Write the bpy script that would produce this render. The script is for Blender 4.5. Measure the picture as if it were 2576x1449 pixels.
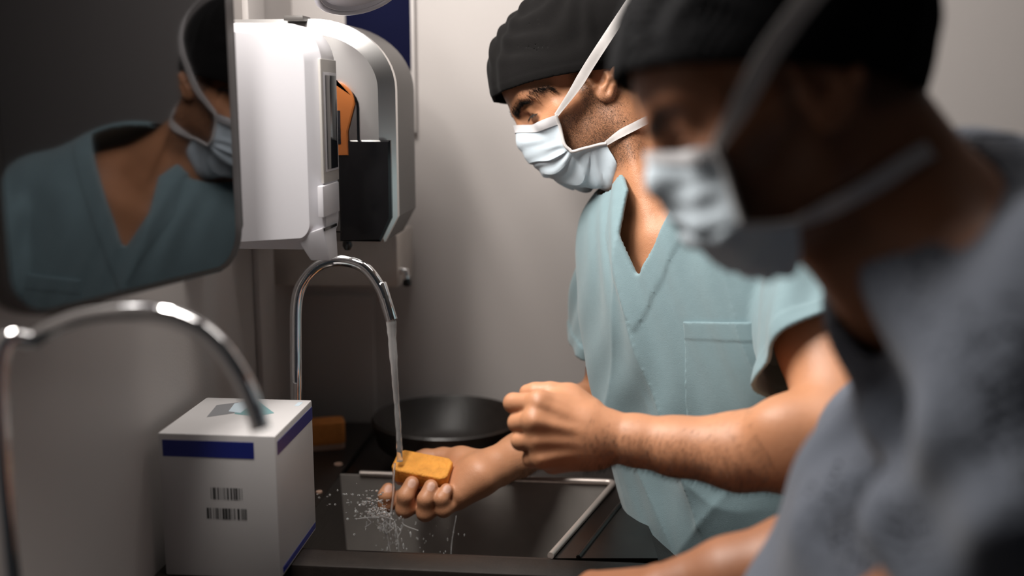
import bpy, bmesh, math, random
import numpy as np
from mathutils import Vector, Matrix
for o in list(bpy.data.objects): bpy.data.objects.remove(o)
S = bpy.context.scene
COL = S.collection
rnd = random.Random(7)
# ------------------------------------------------------------------ camera
FPX = 2700.0
CAM = np.array([0.0, 0.0, 1.50])
YAW, PIT = math.radians(5.53), math.radians(10.0)
CW = np.array([-math.sin(YAW)*math.cos(PIT), math.cos(YAW)*math.cos(PIT), -math.sin(PIT)])
CR = np.array([math.cos(YAW), math.sin(YAW), 0.0])
CV = np.cross(CR, CW)
cd = bpy.data.cameras.new('camera'); cam = bpy.data.objects.new('camera', cd); COL.objects.link(cam)
cd.sensor_width = 36.0; cd.lens = 36.0*FPX/2576.0
cd.clip_start = 0.01
cam.matrix_world = Matrix(((CR[0], CV[0], -CW[0], CAM[0]), (CR[1], CV[1], -CW[1], CAM[1]), (CR[2], CV[2], -CW[2], CAM[2]), (0, 0, 0, 1)))
cd.dof.use_dof = True; cd.dof.focus_distance = 1.35; cd.dof.aperture_fstop = 1.5
S.camera = cam
# ------------------------------------------------------------------ world, lights, exposure
W = bpy.data.worlds.new('world'); S.world = W; W.use_nodes = True
W.node_tree.nodes['Background'].inputs[0].default_value = (0.80, 0.88, 1.0, 1)
W.node_tree.nodes['Background'].inputs[1].default_value = 0.012
def area(name, loc, size, target, power, col=(1, 1, 1)):
    l = bpy.data.lights.new(name, 'AREA'); l.shape = 'RECTANGLE'; l.size, l.size_y = size; l.energy = power; l.color = col
    o = bpy.data.objects.new(name, l); COL.objects.link(o); o.location = loc
    o.rotation_euler = (Vector(target)-Vector(loc)).to_track_quat('-Z', 'Y').to_euler(); return o
area('added_sink_light', (-0.425, 1.06, 1.90), (0.60, 0.10), (0.10, 1.14, 1.38), 8.5, (1.0, 0.95, 0.89))  # added key light, unseen; brightens the faces from the left wall
area('sink_ceiling_light', (-0.28, 1.06, 2.38), (0.45, 0.45), (-0.15, 1.22, 0.9), 8, (1.0, 0.95, 0.90))
area('room_ceiling_light', (0.30, 1.45, 2.36), (0.5, 0.3), (0.3, 1.45, 0.9), 1.2, (1.0, 0.95, 0.90))
S.view_settings.view_transform = 'Standard'; S.view_settings.look = 'None'
S.view_settings.gamma = 1.0; S.view_settings.use_curve_mapping = False
S.view_settings.exposure = 0.60
# ------------------------------------------------------------------ geometry helpers
def ray(px, py):
    return CW + CR*((px-1288.0)/FPX) - CV*((py-724.5)/FPX)
def P(px, py, d): return CAM + ray(px, py)*d
def hit(px, py, axis, val):
    r = ray(px, py); return CAM + r*((val-CAM[axis])/r[axis])
def HX(px, py, x): return hit(px, py, 0, x)
def HY(px, py, y): return hit(px, py, 1, y)
def HZ(px, py, z): return hit(px, py, 2, z)
def V3(a): return Vector([float(x) for x in a])
def empty(name, loc, label=None, cat=None, group=None):
    o = bpy.data.objects.new(name, None); COL.objects.link(o); o.location = V3(loc); o.empty_display_size = 0.02
    tag(o, label, cat, group); return o
def tag(o, label=None, cat=None, group=None, kind=None):
    if label: o['label'] = label
    if cat: o['category'] = cat
    if group: o['group'] = group
    if kind: o['kind'] = kind
    return o
def obj(name, me, m, parent=None):
    o = bpy.data.objects.new(name, me); COL.objects.link(o)
    if m is not None and not me.materials: me.materials.append(m)
    if parent is not None:
        o.parent = parent
        loc = Vector((0, 0, 0)); q = parent
        while q is not None: loc += q.location; q = q.parent
        o.location = -loc            # meshes are written in world coordinates
    return o
def mesh(name, verts, faces, smooth=False):
    me = bpy.data.meshes.new(name); me.from_pydata([tuple(map(float, v)) for v in verts], [], faces); me.update()
    if smooth: me.shade_smooth()
    return me
def bmmesh(name, bm, smooth=False, bevel=0, seg=2):
    if bevel: bmesh.ops.bevel(bm, geom=bm.edges[:], offset=bevel, segments=seg, affect='EDGES', profile=0.6)
    bmesh.ops.recalc_face_normals(bm, faces=bm.faces[:])
    me = bpy.data.meshes.new(name); bm.to_mesh(me); bm.free()
    if smooth: me.shade_smooth()
    return me
def auto_smooth(me, ang=40):
    me.shade_smooth()
    try: me.set_sharp_from_angle(angle=math.radians(ang))
    except Exception: pass
    return me
def hexa(name, c8, bevel=0.0, seg=2):
    """box from 8 corners: bottom 4 (ccw) then top 4"""
    bm = bmesh.new(); v = [bm.verts.new(V3(c)) for c in c8]
    for f in ((0, 3, 2, 1), (4, 5, 6, 7), (0, 1, 5, 4), (1, 2, 6, 5), (2, 3, 7, 6), (3, 0, 4, 7)): bm.faces.new([v[i] for i in f])
    return auto_smooth(bmmesh(name, bm, False, bevel, seg))
def box(name, lo, hi, bevel=0.0, seg=2):
    (a, b, c), (d, e, f) = lo, hi
    return hexa(name, [(a, b, c), (d, b, c), (d, e, c), (a, e, c), (a, b, f), (d, b, f), (d, e, f), (a, e, f)], bevel, seg)
def prism(name, poly, off, bevel=0.0, seg=2):
    """poly: list of 3-D points, extruded by vector off"""
    bm = bmesh.new(); a = [bm.verts.new(V3(p)) for p in poly]; b = [bm.verts.new(V3(np.array(p)+np.array(off))) for p in poly]
    bm.faces.new(a); bm.faces.new(b[::-1]); n = len(a)
    for i in range(n): bm.faces.new([a[i], b[i], b[(i+1) % n], a[(i+1) % n]])
    return auto_smooth(bmmesh(name, bm, False, bevel, seg), 35)
def catmull(pts, n=8):
    pts = [np.array(p, float) for p in pts]; Q = [2*pts[0]-pts[1]]+pts+[2*pts[-1]-pts[-2]]; out = []
    for i in range(1, len(Q)-2):
        p0, p1, p2, p3 = Q[i-1:i+3]
        for k in range(n):
            t = k/n; out.append(0.5*(2*p1+(p2-p0)*t+(2*p0-5*p1+4*p2-p3)*t*t+(3*p1-p0-3*p2+p3)*t**3))
    out.append(pts[-1]); return out
def tube(name, pts, rad, seg=20, cap=True, smooth=True):
    pts = [np.array(p, float) for p in pts]; n = len(pts)
    if np.isscalar(rad): rad = [rad]*n
    vs, fs = [], []; up = np.array([0.123, 0.45, 0.88])
    for i in range(n):
        t = pts[min(i+1, n-1)]-pts[max(i-1, 0)]; t /= np.linalg.norm(t)+1e-12
        if i == 0: a = np.cross(t, up); a /= np.linalg.norm(a)
        else: a = a-t*np.dot(a, t); a /= np.linalg.norm(a)
        b = np.cross(t, a)
        for k in range(seg):
            w = 2*math.pi*k/seg; vs.append(pts[i]+(a*math.cos(w)+b*math.sin(w))*rad[i])
    for i in range(n-1):
        for k in range(seg):
            k2 = (k+1) % seg; fs.append((i*seg+k, i*seg+k2, (i+1)*seg+k2, (i+1)*seg+k))
    if cap: fs.append(tuple(range(seg))[::-1]); fs.append(tuple((n-1)*seg+k for k in range(seg)))
    me = mesh(name, vs, fs); return auto_smooth(me, 50) if smooth else me
def lathe(name, prof, c, axis=(0, 0, 1), seg=40):
    ax = np.array(axis, float); ax /= np.linalg.norm(ax); a = np.cross(ax, (0.3, 0.91, 0.2)); a /= np.linalg.norm(a); b = np.cross(ax, a)
    vs, fs = [], []; n = len(prof)
    for r, h in prof:
        for k in range(seg):
            w = 2*math.pi*k/seg; vs.append(np.array(c)+ax*h+(a*math.cos(w)+b*math.sin(w))*max(r, 1e-5))
    for i in range(n-1):
        for k in range(seg):
            k2 = (k+1) % seg; fs.append((i*seg+k, i*seg+k2, (i+1)*seg+k2, (i+1)*seg+k))
    me = mesh(name, vs, fs)
    bm = bmesh.new(); bm.from_mesh(me); bmesh.ops.remove_doubles(bm, verts=bm.verts[:], dist=1e-5); bmesh.ops.recalc_face_normals(bm, faces=bm.faces[:]); bm.to_mesh(me); bm.free()
    return auto_smooth(me, 40)
def rrect(w, h, r, seg=6, radii=None):
    """rounded rectangle outline from (0,0) to (w,h): list of (x,y), counter-clockwise from bottom-left; radii=(bl,br,tr,tl)"""
    rs = radii or (r, r, r, r); out = []
    for (cx, cy, a0), q in zip(((0, 0, 180), (w, 0, 270), (w, h, 0), (0, h, 90)), rs):
        sx = 1 if cx == 0 else -1; sy = 1 if cy == 0 else -1
        if q <= 0: out.append((cx, cy)); continue
        for k in range(seg+1):
            t = math.radians(a0+90*k/seg); out.append((cx+sx*q+q*math.cos(t), cy+sy*q+q*math.sin(t)))
    return out
# ------------------------------------------------------------------ materials
def mat(name, col, rough=0.5, metal=0.0, noise=0.0, nscale=40, bump=0.0, bscale=120, spec=0.5, **kw):
    m = bpy.data.materials.new(name); m.use_nodes = True; t = m.node_tree; b = t.nodes['Principled BSDF']
    b.inputs['Base Color'].default_value = (*col, 1); b.inputs['Roughness'].default_value = rough; b.inputs['Metallic'].default_value = metal
    b.inputs['Specular IOR Level'].default_value = spec
    for k, v in kw.items(): b.inputs[k.replace('_', ' ')].default_value = v
    tc = t.nodes.new('ShaderNodeTexCoord')
    if noise:
        n = t.nodes.new('ShaderNodeTexNoise'); n.inputs['Scale'].default_value = nscale; n.inputs['Detail'].default_value = 5; t.links.new(tc.outputs['Object'], n.inputs['Vector'])
        mx = t.nodes.new('ShaderNodeMix'); mx.data_type = 'RGBA'
        mx.inputs[6].default_value = (*[c*(1-noise) for c in col], 1); mx.inputs[7].default_value = (*[min(1, c*(1+noise)) for c in col], 1)
        t.links.new(n.outputs['Fac'], mx.inputs[0]); t.links.new(mx.outputs[2], b.inputs['Base Color'])
    if bump:
        n = t.nodes.new('ShaderNodeTexNoise'); n.inputs['Scale'].default_value = bscale; n.inputs['Detail'].default_value = 6; t.links.new(tc.outputs['Object'], n.inputs['Vector'])
        bp = t.nodes.new('ShaderNodeBump'); bp.inputs['Strength'].default_value = bump; bp.inputs['Distance'].default_value = 0.004; t.links.new(n.outputs['Fac'], bp.inputs['Height']); t.links.new(bp.outputs['Normal'], b.inputs['Normal'])
    return m
def brushed(name, col, rough, stretch=(4, 4, 120)):
    m = mat(name, col, rough, 1.0); t = m.node_tree; b = t.nodes['Principled BSDF']
    tc = t.nodes.new('ShaderNodeTexCoord'); mp = t.nodes.new('ShaderNodeMapping'); mp.inputs['Scale'].default_value = stretch; t.links.new(tc.outputs['Object'], mp.inputs['Vector'])
    n = t.nodes.new('ShaderNodeTexNoise'); n.inputs['Scale'].default_value = 6; n.inputs['Detail'].default_value = 8; t.links.new(mp.outputs['Vector'], n.inputs['Vector'])
    r = t.nodes.new('ShaderNodeMapRange'); r.inputs['To Min'].default_value = rough*0.75; r.inputs['To Max'].default_value = rough*1.35; t.links.new(n.outputs['Fac'], r.inputs['Value']); t.links.new(r.outputs['Result'], b.inputs['Roughness'])
    n2 = t.nodes.new('ShaderNodeTexNoise'); n2.inputs['Scale'].default_value = 14; n2.inputs['Detail'].default_value = 6; t.links.new(tc.outputs['Object'], n2.inputs['Vector'])
    mx = t.nodes.new('ShaderNodeMix'); mx.data_type = 'RGBA'; mx.inputs[6].default_value = (*[c*0.7 for c in col], 1); mx.inputs[7].default_value = (*[min(1, c*1.3) for c in col], 1)
    t.links.new(n2.outputs['Fac'], mx.inputs[0]); t.links.new(mx.outputs[2], b.inputs['Base Color'])
    return m
def cloth(name, col, var=0.10, sheen=0.3, weave=1400, rough=0.85):
    m = mat(name, col, rough, 0, var, 60, 0.25, weave, 0.2); b = m.node_tree.nodes['Principled BSDF']
    b.inputs['Sheen Weight'].default_value = sheen; b.inputs['Sheen Roughness'].default_value = 0.5
    return m
def skin(name, col, beard=(0.028, 0.017, 0.012), nail=(0.62, 0.36, 0.27)):
    m = mat(name, col, 0.46, 0, 0, 40, 0.0, 300, 0.45); t = m.node_tree; b = t.nodes['Principled BSDF']; L = t.links.new
    tc = t.nodes.new('ShaderNodeTexCoord')
    def noise(sc, det=5):
        n = t.nodes.new('ShaderNodeTexNoise'); n.inputs['Scale'].default_value = sc; n.inputs['Detail'].default_value = det; L(tc.outputs['Object'], n.inputs['Vector']); return n
    def mix(fac, a, bb):
        mx = t.nodes.new('ShaderNodeMix'); mx.data_type = 'RGBA'
        for s, q in ((0, fac), (6, a), (7, bb)):
            if isinstance(q, tuple): mx.inputs[s].default_value = (*q, 1)
            else: L(q, mx.inputs[s])
        return mx.outputs[2]
    n1, n2 = noise(26), noise(420, 3)
    base = mix(n1.outputs['Fac'], tuple(c*0.80 for c in col), tuple(min(1, c*q) for c, q in zip(col, (1.18, 1.20, 1.22))))
    base = mix(n2.outputs['Fac'], base, base)
    at = t.nodes.new('ShaderNodeAttribute'); at.attribute_name = 'beard'
    ns = noise(900, 2); mm = t.nodes.new('ShaderNodeMath'); mm.operation = 'MULTIPLY_ADD'; L(ns.outputs['Fac'], mm.inputs[0]); mm.inputs[1].default_value = 2.2; mm.inputs[2].default_value = -0.55; mm.use_clamp = True
    m2 = t.nodes.new('ShaderNodeMath'); m2.operation = 'MULTIPLY'; L(mm.outputs[0], m2.inputs[0]); L(at.outputs['Fac'], m2.inputs[1])
    base = mix(m2.outputs[0], base, beard)
    an = t.nodes.new('ShaderNodeAttribute'); an.attribute_name = 'nail'
    base = mix(an.outputs['Fac'], base, nail)
    L(base, b.inputs['Base Color'])
    nb = noise(700, 4); nb2 = noise(160, 3); ad = t.nodes.new('ShaderNodeMath'); ad.operation = 'ADD'; L(nb.outputs['Fac'], ad.inputs[0]); L(nb2.outputs['Fac'], ad.inputs[1])
    bp = t.nodes.new('ShaderNodeBump'); bp.inputs['Strength'].default_value = 0.22; bp.inputs['Distance'].default_value = 0.0015; L(ad.outputs[0], bp.inputs['Height']); L(bp.outputs['Normal'], b.inputs['Normal'])
    b.inputs['Subsurface Weight'].default_value = 0.12; b.inputs['Subsurface Radius'].default_value = (1.0, 0.35, 0.2); b.inputs['Subsurface Scale'].default_value = 0.006
    return m
M = {}
M['wall'] = mat('grey_wall_paint', (0.47, 0.435, 0.42), 0.55, 0, 0.04, 5, 0.05, 300)
M['ceiling'] = mat('ceiling_paint', (0.25, 0.24, 0.23), 0.8, 0, 0.03, 5)
M['floor'] = mat('floor_vinyl', (0.10, 0.095, 0.09), 0.4, 0, 0.2, 9)
M['pale_grey'] = mat('pale_lit_grey', (0.52, 0.485, 0.47), 0.45, 0, 0.03, 6)  # paler wall grey: light on the wall put into colour, also poster edge
M['ledge'] = mat('dark_counter', (0.016, 0.012, 0.010), 0.42, 0, 0.35, 60, 0.1, 200)
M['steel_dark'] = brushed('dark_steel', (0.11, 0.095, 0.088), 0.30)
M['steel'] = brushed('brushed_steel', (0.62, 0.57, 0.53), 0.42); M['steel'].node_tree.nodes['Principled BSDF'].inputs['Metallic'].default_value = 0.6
M['rim'] = brushed('steel_rim', (0.55, 0.48, 0.44), 0.35); M['rim'].node_tree.nodes['Principled BSDF'].inputs['Metallic'].default_value = 0.6
M['chrome'] = mat('chrome', (0.85, 0.85, 0.86), 0.05, 1.0)
M['white_plastic'] = mat('white_plastic', (0.54, 0.53, 0.56), 0.32, 0, 0.01, 8)
M['grey_plastic'] = mat('grey_plastic', (0.40, 0.38, 0.36), 0.4, 0, 0.03, 20)
M['dgrey_plastic'] = mat('dark_grey_plastic', (0.085, 0.078, 0.074), 0.42, 0, 0.05, 20)
M['black_plastic'] = mat('black_plastic', (0.008, 0.008, 0.009), 0.22)
M['window'] = mat('smoked_window', (0.012, 0.014, 0.018), 0.08, 0, 0.5, 90)
M['chrome_dark'] = mat('smoked_chrome', (0.32, 0.31, 0.30), 0.12, 1.0)
M['chrome_soft'] = mat('satin_chrome', (0.88, 0.87, 0.86), 0.33, 1.0)
M['black_reflection'] = mat('reflected_black', (0.006, 0.006, 0.007), 0.16); M['orange_reflection'] = mat('reflected_orange', (0.42, 0.13, 0.03), 0.35, 0, 0.15, 30)  # black and orange reflections on the dispenser side, put into colour
M['mirror'] = mat('black_gloss', (0.085, 0.085, 0.09), 0.045, 1.0)
M['panel_edge'] = mat('panel_edge', (0.045, 0.038, 0.036), 0.35)
M['navy'] = mat('navy_print', (0.004, 0.005, 0.024), 0.9, 0, 0.2, 10, spec=0.1)
M['card'] = mat('white_card', (0.52, 0.50, 0.50), 0.55, 0, 0.03, 30)
M['blue'] = mat('blue_print', (0.010, 0.020, 0.20), 0.4)
M['ink'] = mat('black_print', (0.012, 0.011, 0.011), 0.6)
M['ink_grey'] = mat('grey_print', (0.20, 0.20, 0.21), 0.6)
M['ink_teal'] = mat('teal_print', (0.16, 0.30, 0.31), 0.6)
M['ink_pale'] = mat('pale_print', (0.48, 0.56, 0.62), 0.6)
M['sponge'] = mat('orange_sponge', (0.80, 0.33, 0.055), 0.7, 0, 0.30, 90, 0.6, 260, 0.3, Subsurface_Weight=0.15, Subsurface_Scale=0.006)
M['sponge2'] = mat('orange_sponge_dry', (0.75, 0.27, 0.06), 0.8, 0, 0.25, 90, 0.6, 260)
M['bristle'] = mat('pale_bristles', (0.62, 0.40, 0.30), 0.7, 0, 0.3, 300, 0.8, 500)
M['skin1'] = skin('warm_brown_skin', (0.52, 0.240, 0.125))
M['skin2'] = skin('brown_skin', (0.30, 0.125, 0.062))
M['cap'] = cloth('black_cap_cloth', (0.006, 0.0055, 0.0055), 0.2, 0.03)
M['cap2'] = cloth('black_cap_cloth_b', (0.006, 0.006, 0.007), 0.2, 0.02)
for k_ in ('cap', 'cap2'): M[k_].node_tree.nodes['Principled BSDF'].inputs['Specular IOR Level'].default_value = 0.05
M['teal'] = cloth('teal_scrub_cloth', (0.200, 0.290, 0.318), 0.07, 0.25)
M['teal_dark'] = cloth('teal_trouser_cloth', (0.16, 0.27, 0.28), 0.07, 0.2)
M['greyblue'] = cloth('grey_blue_scrub_cloth', (0.105, 0.118, 0.148), 0.08, 0.2)
M['under'] = cloth('black_undershirt', (0.012, 0.011, 0.011), 0.2, 0.1)
M['mask'] = cloth('pale_blue_mask', (0.66, 0.76, 0.84), 0.03, 0.25, 2200)
M['mask_band'] = cloth('white_mask_band', (0.72, 0.71, 0.73), 0.05, 0.2, 2600)
M['strap'] = cloth('white_strap', (0.62, 0.59, 0.58), 0.15, 0.2, 3000)
M['hair'] = mat('dark_hair', (0.010, 0.007, 0.006), 0.5)
M['eye'] = mat('eye_white', (0.50, 0.46, 0.43), 0.15)
M['iris'] = mat('dark_iris', (0.012, 0.008, 0.006), 0.1)
M['shoe'] = mat('dark_shoe', (0.02, 0.02, 0.022), 0.5)
M['water'] = mat('water', (1, 1, 1), 0.0, 0, Transmission_Weight=0.86, IOR=1.33)
M['emit'] = mat('lamp_glass', (0.8, 0.8, 0.8), 0.4)
# ------------------------------------------------------------------ SDF modelling
def unit(a): a = np.array(a, float); return a/np.linalg.norm(a)
class Field:
    def __init__(s): s.ps = []
    def cone(s, a, b, ra, rb, k=0.01, op='+'):
        s.ps.append(('c', np.array(a, np.float32), np.array(b, np.float32), ra, rb, k, op)); return s
    def chain(s, pts, k=0.01):
        for (a, ra), (b, rb) in zip(pts[:-1], pts[1:]): s.cone(a, b, ra, rb, k)
        return s
    def ell(s, c, r, k=0.01, R=None, op='+'):
        s.ps.append(('e', np.array(c, np.float32), np.array(r, np.float32), None if R is None else np.array(R, np.float32), 0, k, op)); return s
    @staticmethod
    def dist(q, p):
        if q[0] == 'c':
            a, b, ra, rb = q[1:5]; ab = b-a; w = p-a; t = np.clip((w@ab)/max(float(ab@ab), 1e-12), 0, 1)
            e = w-t[:, None]*ab; return np.sqrt(np.einsum('ij,ij->i', e, e))-(np.float32(ra)+t*np.float32(rb-ra))
        c, r, R = q[1:4]; w = p-c
        if R is not None: w = w@R.T          # rows of R are the local axes
        a0 = w/r; a1 = a0/r; k0 = np.sqrt(np.einsum('ij,ij->i', a0, a0)); k1 = np.sqrt(np.einsum('ij,ij->i', a1, a1))
        return np.where(k0 < 1e-4, -r.min(), k0*(k0-1)/np.maximum(k1, 1e-6)).astype(np.float32)
    def __call__(s, p, idx=None):
        d = None
        for i, q in enumerate(s.ps):
            if idx is not None and not idx[i]: continue
            e = Field.dist(q, p); k = q[5]
            if q[6] == '+':
                if d is None: d = e; continue
                h = np.maximum(k-np.abs(d-e), 0)/max(k, 1e-6); d = np.minimum(d, e)-h*h*k*0.25
            else:
                if d is None: continue
                e = -e; h = np.maximum(k-np.abs(d-e), 0)/max(k, 1e-6); d = np.maximum(d, e)+h*h*k*0.25
        if d is None: d = np.full(len(p), 1.0, np.float32)
        return d
    def bounds(s):
        lo, hi = np.full(3, 1e9), np.full(3, -1e9)
        for q in s.ps:
            if q[6] != '+': continue
            if q[0] == 'c':
                r = max(q[3], q[4])
                for e in (q[1], q[2]): lo = np.minimum(lo, e-r); hi = np.maximum(hi, e+r)
            else: r = q[2].max(); lo = np.minimum(lo, q[1]-r); hi = np.maximum(hi, q[1]+r)
        return lo-0.02, hi+0.02
N = 12
def sdf_mesh(fn, lo, hi, h, cull=None, keep=None, slack=1.25):
    """sparse surface nets; fn(points, idx)->distance; cull: Field used to drop far primitives per block"""
    lo = np.array(lo, float); B = N*h; nb = np.maximum(np.ceil((np.array(hi)-lo)/B).astype(int), 1)
    g = np.stack(np.meshgrid(*[np.arange(n) for n in nb], indexing='ij'), -1).reshape(-1, 3)
    cen = (lo+(g+0.5)*B).astype(np.float32); hd = B*math.sqrt(3)/2
    d0 = fn(cen, None); m = np.abs(d0) < hd*slack+0.012
    if keep is not None: m &= keep(cen)
    g, cen = g[m], cen[m]
    if cull is not None: pd = np.stack([Field.dist(q, cen) for q in cull.ps], 1) < 2*hd+np.array([q[5] for q in cull.ps])[None, :]+0.006+np.abs(d0[m])[:, None]
    n1 = N+1; ii = np.stack(np.meshgrid(*[np.arange(n1)]*3, indexing='ij'), -1).reshape(-1, 3)
    GX, GY, GZ = [int(n*N+2) for n in nb]
    ids, pos, quads = [], [], []
    E = [(np.array(o), ax) for ax in range(3) for o in ((0, 0, 0),)]
    for bi in range(len(g)):
        base = g[bi]*N; p = (lo+(base+ii)*h).astype(np.float32)
        d = fn(p, pd[bi] if cull is not None else None)
        if d.min() > 0 or d.max() < 0: continue
        D = d.reshape(n1, n1, n1); s = D < 0
        # cells
        cs = np.zeros((N, N, N), np.int8)
        for a in (0, 1):
            for b in (0, 1):
                for c in (0, 1): cs += s[a:a+N, b:b+N, c:c+N]
        act = np.argwhere((cs > 0) & (cs < 8))
        if not len(act): continue
        acc = np.zeros((len(act), 3)); cnt = np.zeros(len(act))
        for ax in range(3):
            o1, o2 = [(1, 2), (0, 2), (0, 1)][ax]
            for u in (0, 1):
                for v in (0, 1):
                    q = act.copy(); q[:, o1] += u; q[:, o2] += v; q2 = q.copy(); q2[:, ax] += 1
                    da = D[q[:, 0], q[:, 1], q[:, 2]]; db = D[q2[:, 0], q2[:, 1], q2[:, 2]]; k = (da < 0) != (db < 0)
                    t = np.where(k, da/np.where(k, da-db, 1), 0); pt = q.astype(float); pt[:, ax] += t
                    acc[k] += pt[k]; cnt[k] += 1
        pos.append(lo+(base+acc/cnt[:, None])*h)
        gi = act+base; ids.append((gi[:, 0]*GY+gi[:, 1])*GZ+gi[:, 2])
        # edges owned by the block
        for ax in range(3):
            sl1 = [slice(0, N)]*3; sl2 = [slice(0, N)]*3; sl2[ax] = slice(1, N+1)
            e = np.argwhere(s[tuple(sl1)] != s[tuple(sl2)])
            if not len(e): continue
            inside = s[e[:, 0], e[:, 1], e[:, 2]]; ge = e+base; o1, o2 = [(1, 2), (2, 0), (0, 1)][ax]
            four = []
            for u, v in ((0, 0), (1, 0), (1, 1), (0, 1)):
                q = ge.copy(); q[:, o1] -= u; q[:, o2] -= v; four.append((q[:, 0]*GY+q[:, 1])*GZ+q[:, 2])
            F = np.stack(four, 1); F[~inside] = F[~inside][:, ::-1]; quads.append(F)
    ids = np.concatenate(ids); pos = np.concatenate(pos); quads = np.concatenate(quads)
    o = np.argsort(ids); ids, pos = ids[o], pos[o]
    k = np.searchsorted(ids, quads); k = np.minimum(k, len(ids)-1); ok = (ids[k] == quads).all(1)
    return pos, k[ok]
def np_mesh(name, v, f, smooth=True):
    me = bpy.data.meshes.new(name); me.vertices.add(len(v)); me.vertices.foreach_set('co', np.asarray(v, np.float32).ravel())
    f = np.asarray(f); me.loops.add(f.size); me.loops.foreach_set('vertex_index', f.ravel().astype(np.int32))
    me.polygons.add(len(f)); me.polygons.foreach_set('loop_start', np.arange(len(f), dtype=np.int32)*f.shape[1])
    me.update(calc_edges=True); me.validate()
    if smooth: me.shade_smooth()
    return me
def set_attr(me, name, val):
    a = me.attributes.new(name, 'FLOAT', 'POINT'); a.data.foreach_set('value', np.asarray(val, np.float32))
def sm(x, a, b): t = np.clip((x-a)/(b-a), 0, 1); return t*t*(3-2*t)
def smax(a, b, k): h = np.maximum(k-np.abs(a-b), 0)/k; return np.maximum(a, b)+h*h*k*0.25
def wob(p, f, seed=0):
    """smooth pseudo noise from a few sines, roughly -1..1"""
    q = p*f; s = seed*1.7
    return (np.sin(q[:, 0]*1.0+1.3*np.sin(q[:, 1]*0.9+s)+s)+np.sin(q[:, 1]*1.1+1.2*np.sin(q[:, 2]*0.8+2*s))+np.sin(q[:, 2]*0.95+1.4*np.sin(q[:, 0]*0.85+3*s)))/3
def hairs(name, roots, dirs, length, width, m, parent, curl=0.0, rng=None):
    """short tapering hairs, one three-sided spike each, joined into one part"""
    rng = rng or np.random.RandomState(1); n = len(roots); L = length*(0.6+0.8*rng.rand(n))[:, None]
    d = dirs/np.linalg.norm(dirs, axis=1)[:, None]; a = np.cross(d, rng.randn(n, 3)); a /= np.linalg.norm(a, axis=1)[:, None]; b = np.cross(d, a)
    mid = roots+d*L*0.55; tip = roots+d*L+a*L*curl
    v = np.empty((n, 7, 3))
    for j in range(3):
        w = 2*math.pi*j/3; o = (a*math.cos(w)+b*math.sin(w))*width
        v[:, j] = roots+o; v[:, 3+j] = mid+o*0.75
    v[:, 6] = tip
    f = []
    for j in range(3): k = (j+1) % 3; f += [(j, k, 3+k), (j, 3+k, 3+j), (3+j, 3+k, 6)]
    F = (np.arange(n)[:, None, None]*7+np.array(f)[None]).reshape(-1, 3)
    o = obj(name, np_mesh(name, v.reshape(-1, 3), F), m, parent); o['kind'] = 'stuff'; return o
def vnormals(me):
    n = np.empty(len(me.vertices)*3, np.float32); me.vertices.foreach_get('normal', n); return n.reshape(-1, 3)
# ------------------------------------------------------------------ the room
ZL = 0.96
YF = float(HZ(880, 1055, ZL)[1]); XW = float(HY(770, 1055, YF)[0])      # left wall plane, far wall plane
def struct(name, me, m): return tag(obj(name, me, m), kind='structure')
struct('wall_left', box('wall_left', (XW-0.1, -1.0, 0), (XW, YF, 2.4)), M['wall'])
struct('wall_far', box('wall_far', (XW-0.1, YF, 0), (2.6, YF+0.1, 2.4)), M['wall'])
struct('floor', box('floor', (XW-0.1, -1.0, -0.1), (2.6, YF+0.1, 0)), M['floor'])
struct('ceiling', box('ceiling', (XW-0.1, -0.2, 2.4), (2.6, YF+0.1, 2.5)), M['ceiling'])
xb = float(HY(945, 900, YF)[0])
struct('lit_band_1', box('lit_band_1', (XW, YF-0.012, ZL-0.04), (xb, YF, float(HY(900, 740, YF)[2])), 0.002), M['pale_grey'])  # paler slab standing in for the lighter side of a shade boundary
XP = XW
struct('lit_band_2', box('lit_band_2', (XW, float(HX(640, 800, XW)[1]), 0.5), (XW+0.010, float(HX(680, 800, XW)[1]), 2.3), 0.003), M['pale_grey'])  # paler strip standing in for a highlight on the wall
# ------------------------------------------------------------------ scrub sink
z = ZL
LE_f = HZ(945, 1066, z); LE_n = HZ(752, 1340, z)
xe = 0.5*(LE_f[0]+LE_n[0])                                   # ledge edge
sink = empty('scrub_sink', (xe+0.2, 1.25, 0), 'dark stainless steel scrub sink trough under the washing hands', 'sink')
NL = HZ(745, 1402, z); NR = HZ(1385, 1402, z); FR = HZ(1548, 1216, z); FL = np.array([xe, FR[1], z]); NL = np.array([xe, NR[1], z])
obj('wall_ledge', box('wall_ledge', (XW+0.001, 0.55, z-0.05), (xe, YF-0.013, z), 0.003), M['ledge'], sink)
ZB = z-0.24
def inset(a, b, t): return a*(1-t)+b*t
cB = (NL+NR+FR+FL)/4
low = [inset(p, cB, 0.10)*np.array([1, 1, 0])+np.array([0, 0, ZB]) for p in (NL, NR, FR, FL)]
top = [NL, NR, FR, FL]
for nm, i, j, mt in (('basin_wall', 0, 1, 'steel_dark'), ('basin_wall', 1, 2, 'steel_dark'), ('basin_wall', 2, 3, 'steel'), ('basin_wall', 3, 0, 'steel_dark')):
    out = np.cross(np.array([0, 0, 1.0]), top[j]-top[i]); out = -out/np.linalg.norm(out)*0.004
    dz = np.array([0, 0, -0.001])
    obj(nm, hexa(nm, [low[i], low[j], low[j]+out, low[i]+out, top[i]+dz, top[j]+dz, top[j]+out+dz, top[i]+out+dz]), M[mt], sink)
obj('basin_floor', prism('basin_floor', [p-np.array([0, 0, 0.004]) for p in low], (0, 0, 0.004)), M['steel_dark'], sink)
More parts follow.
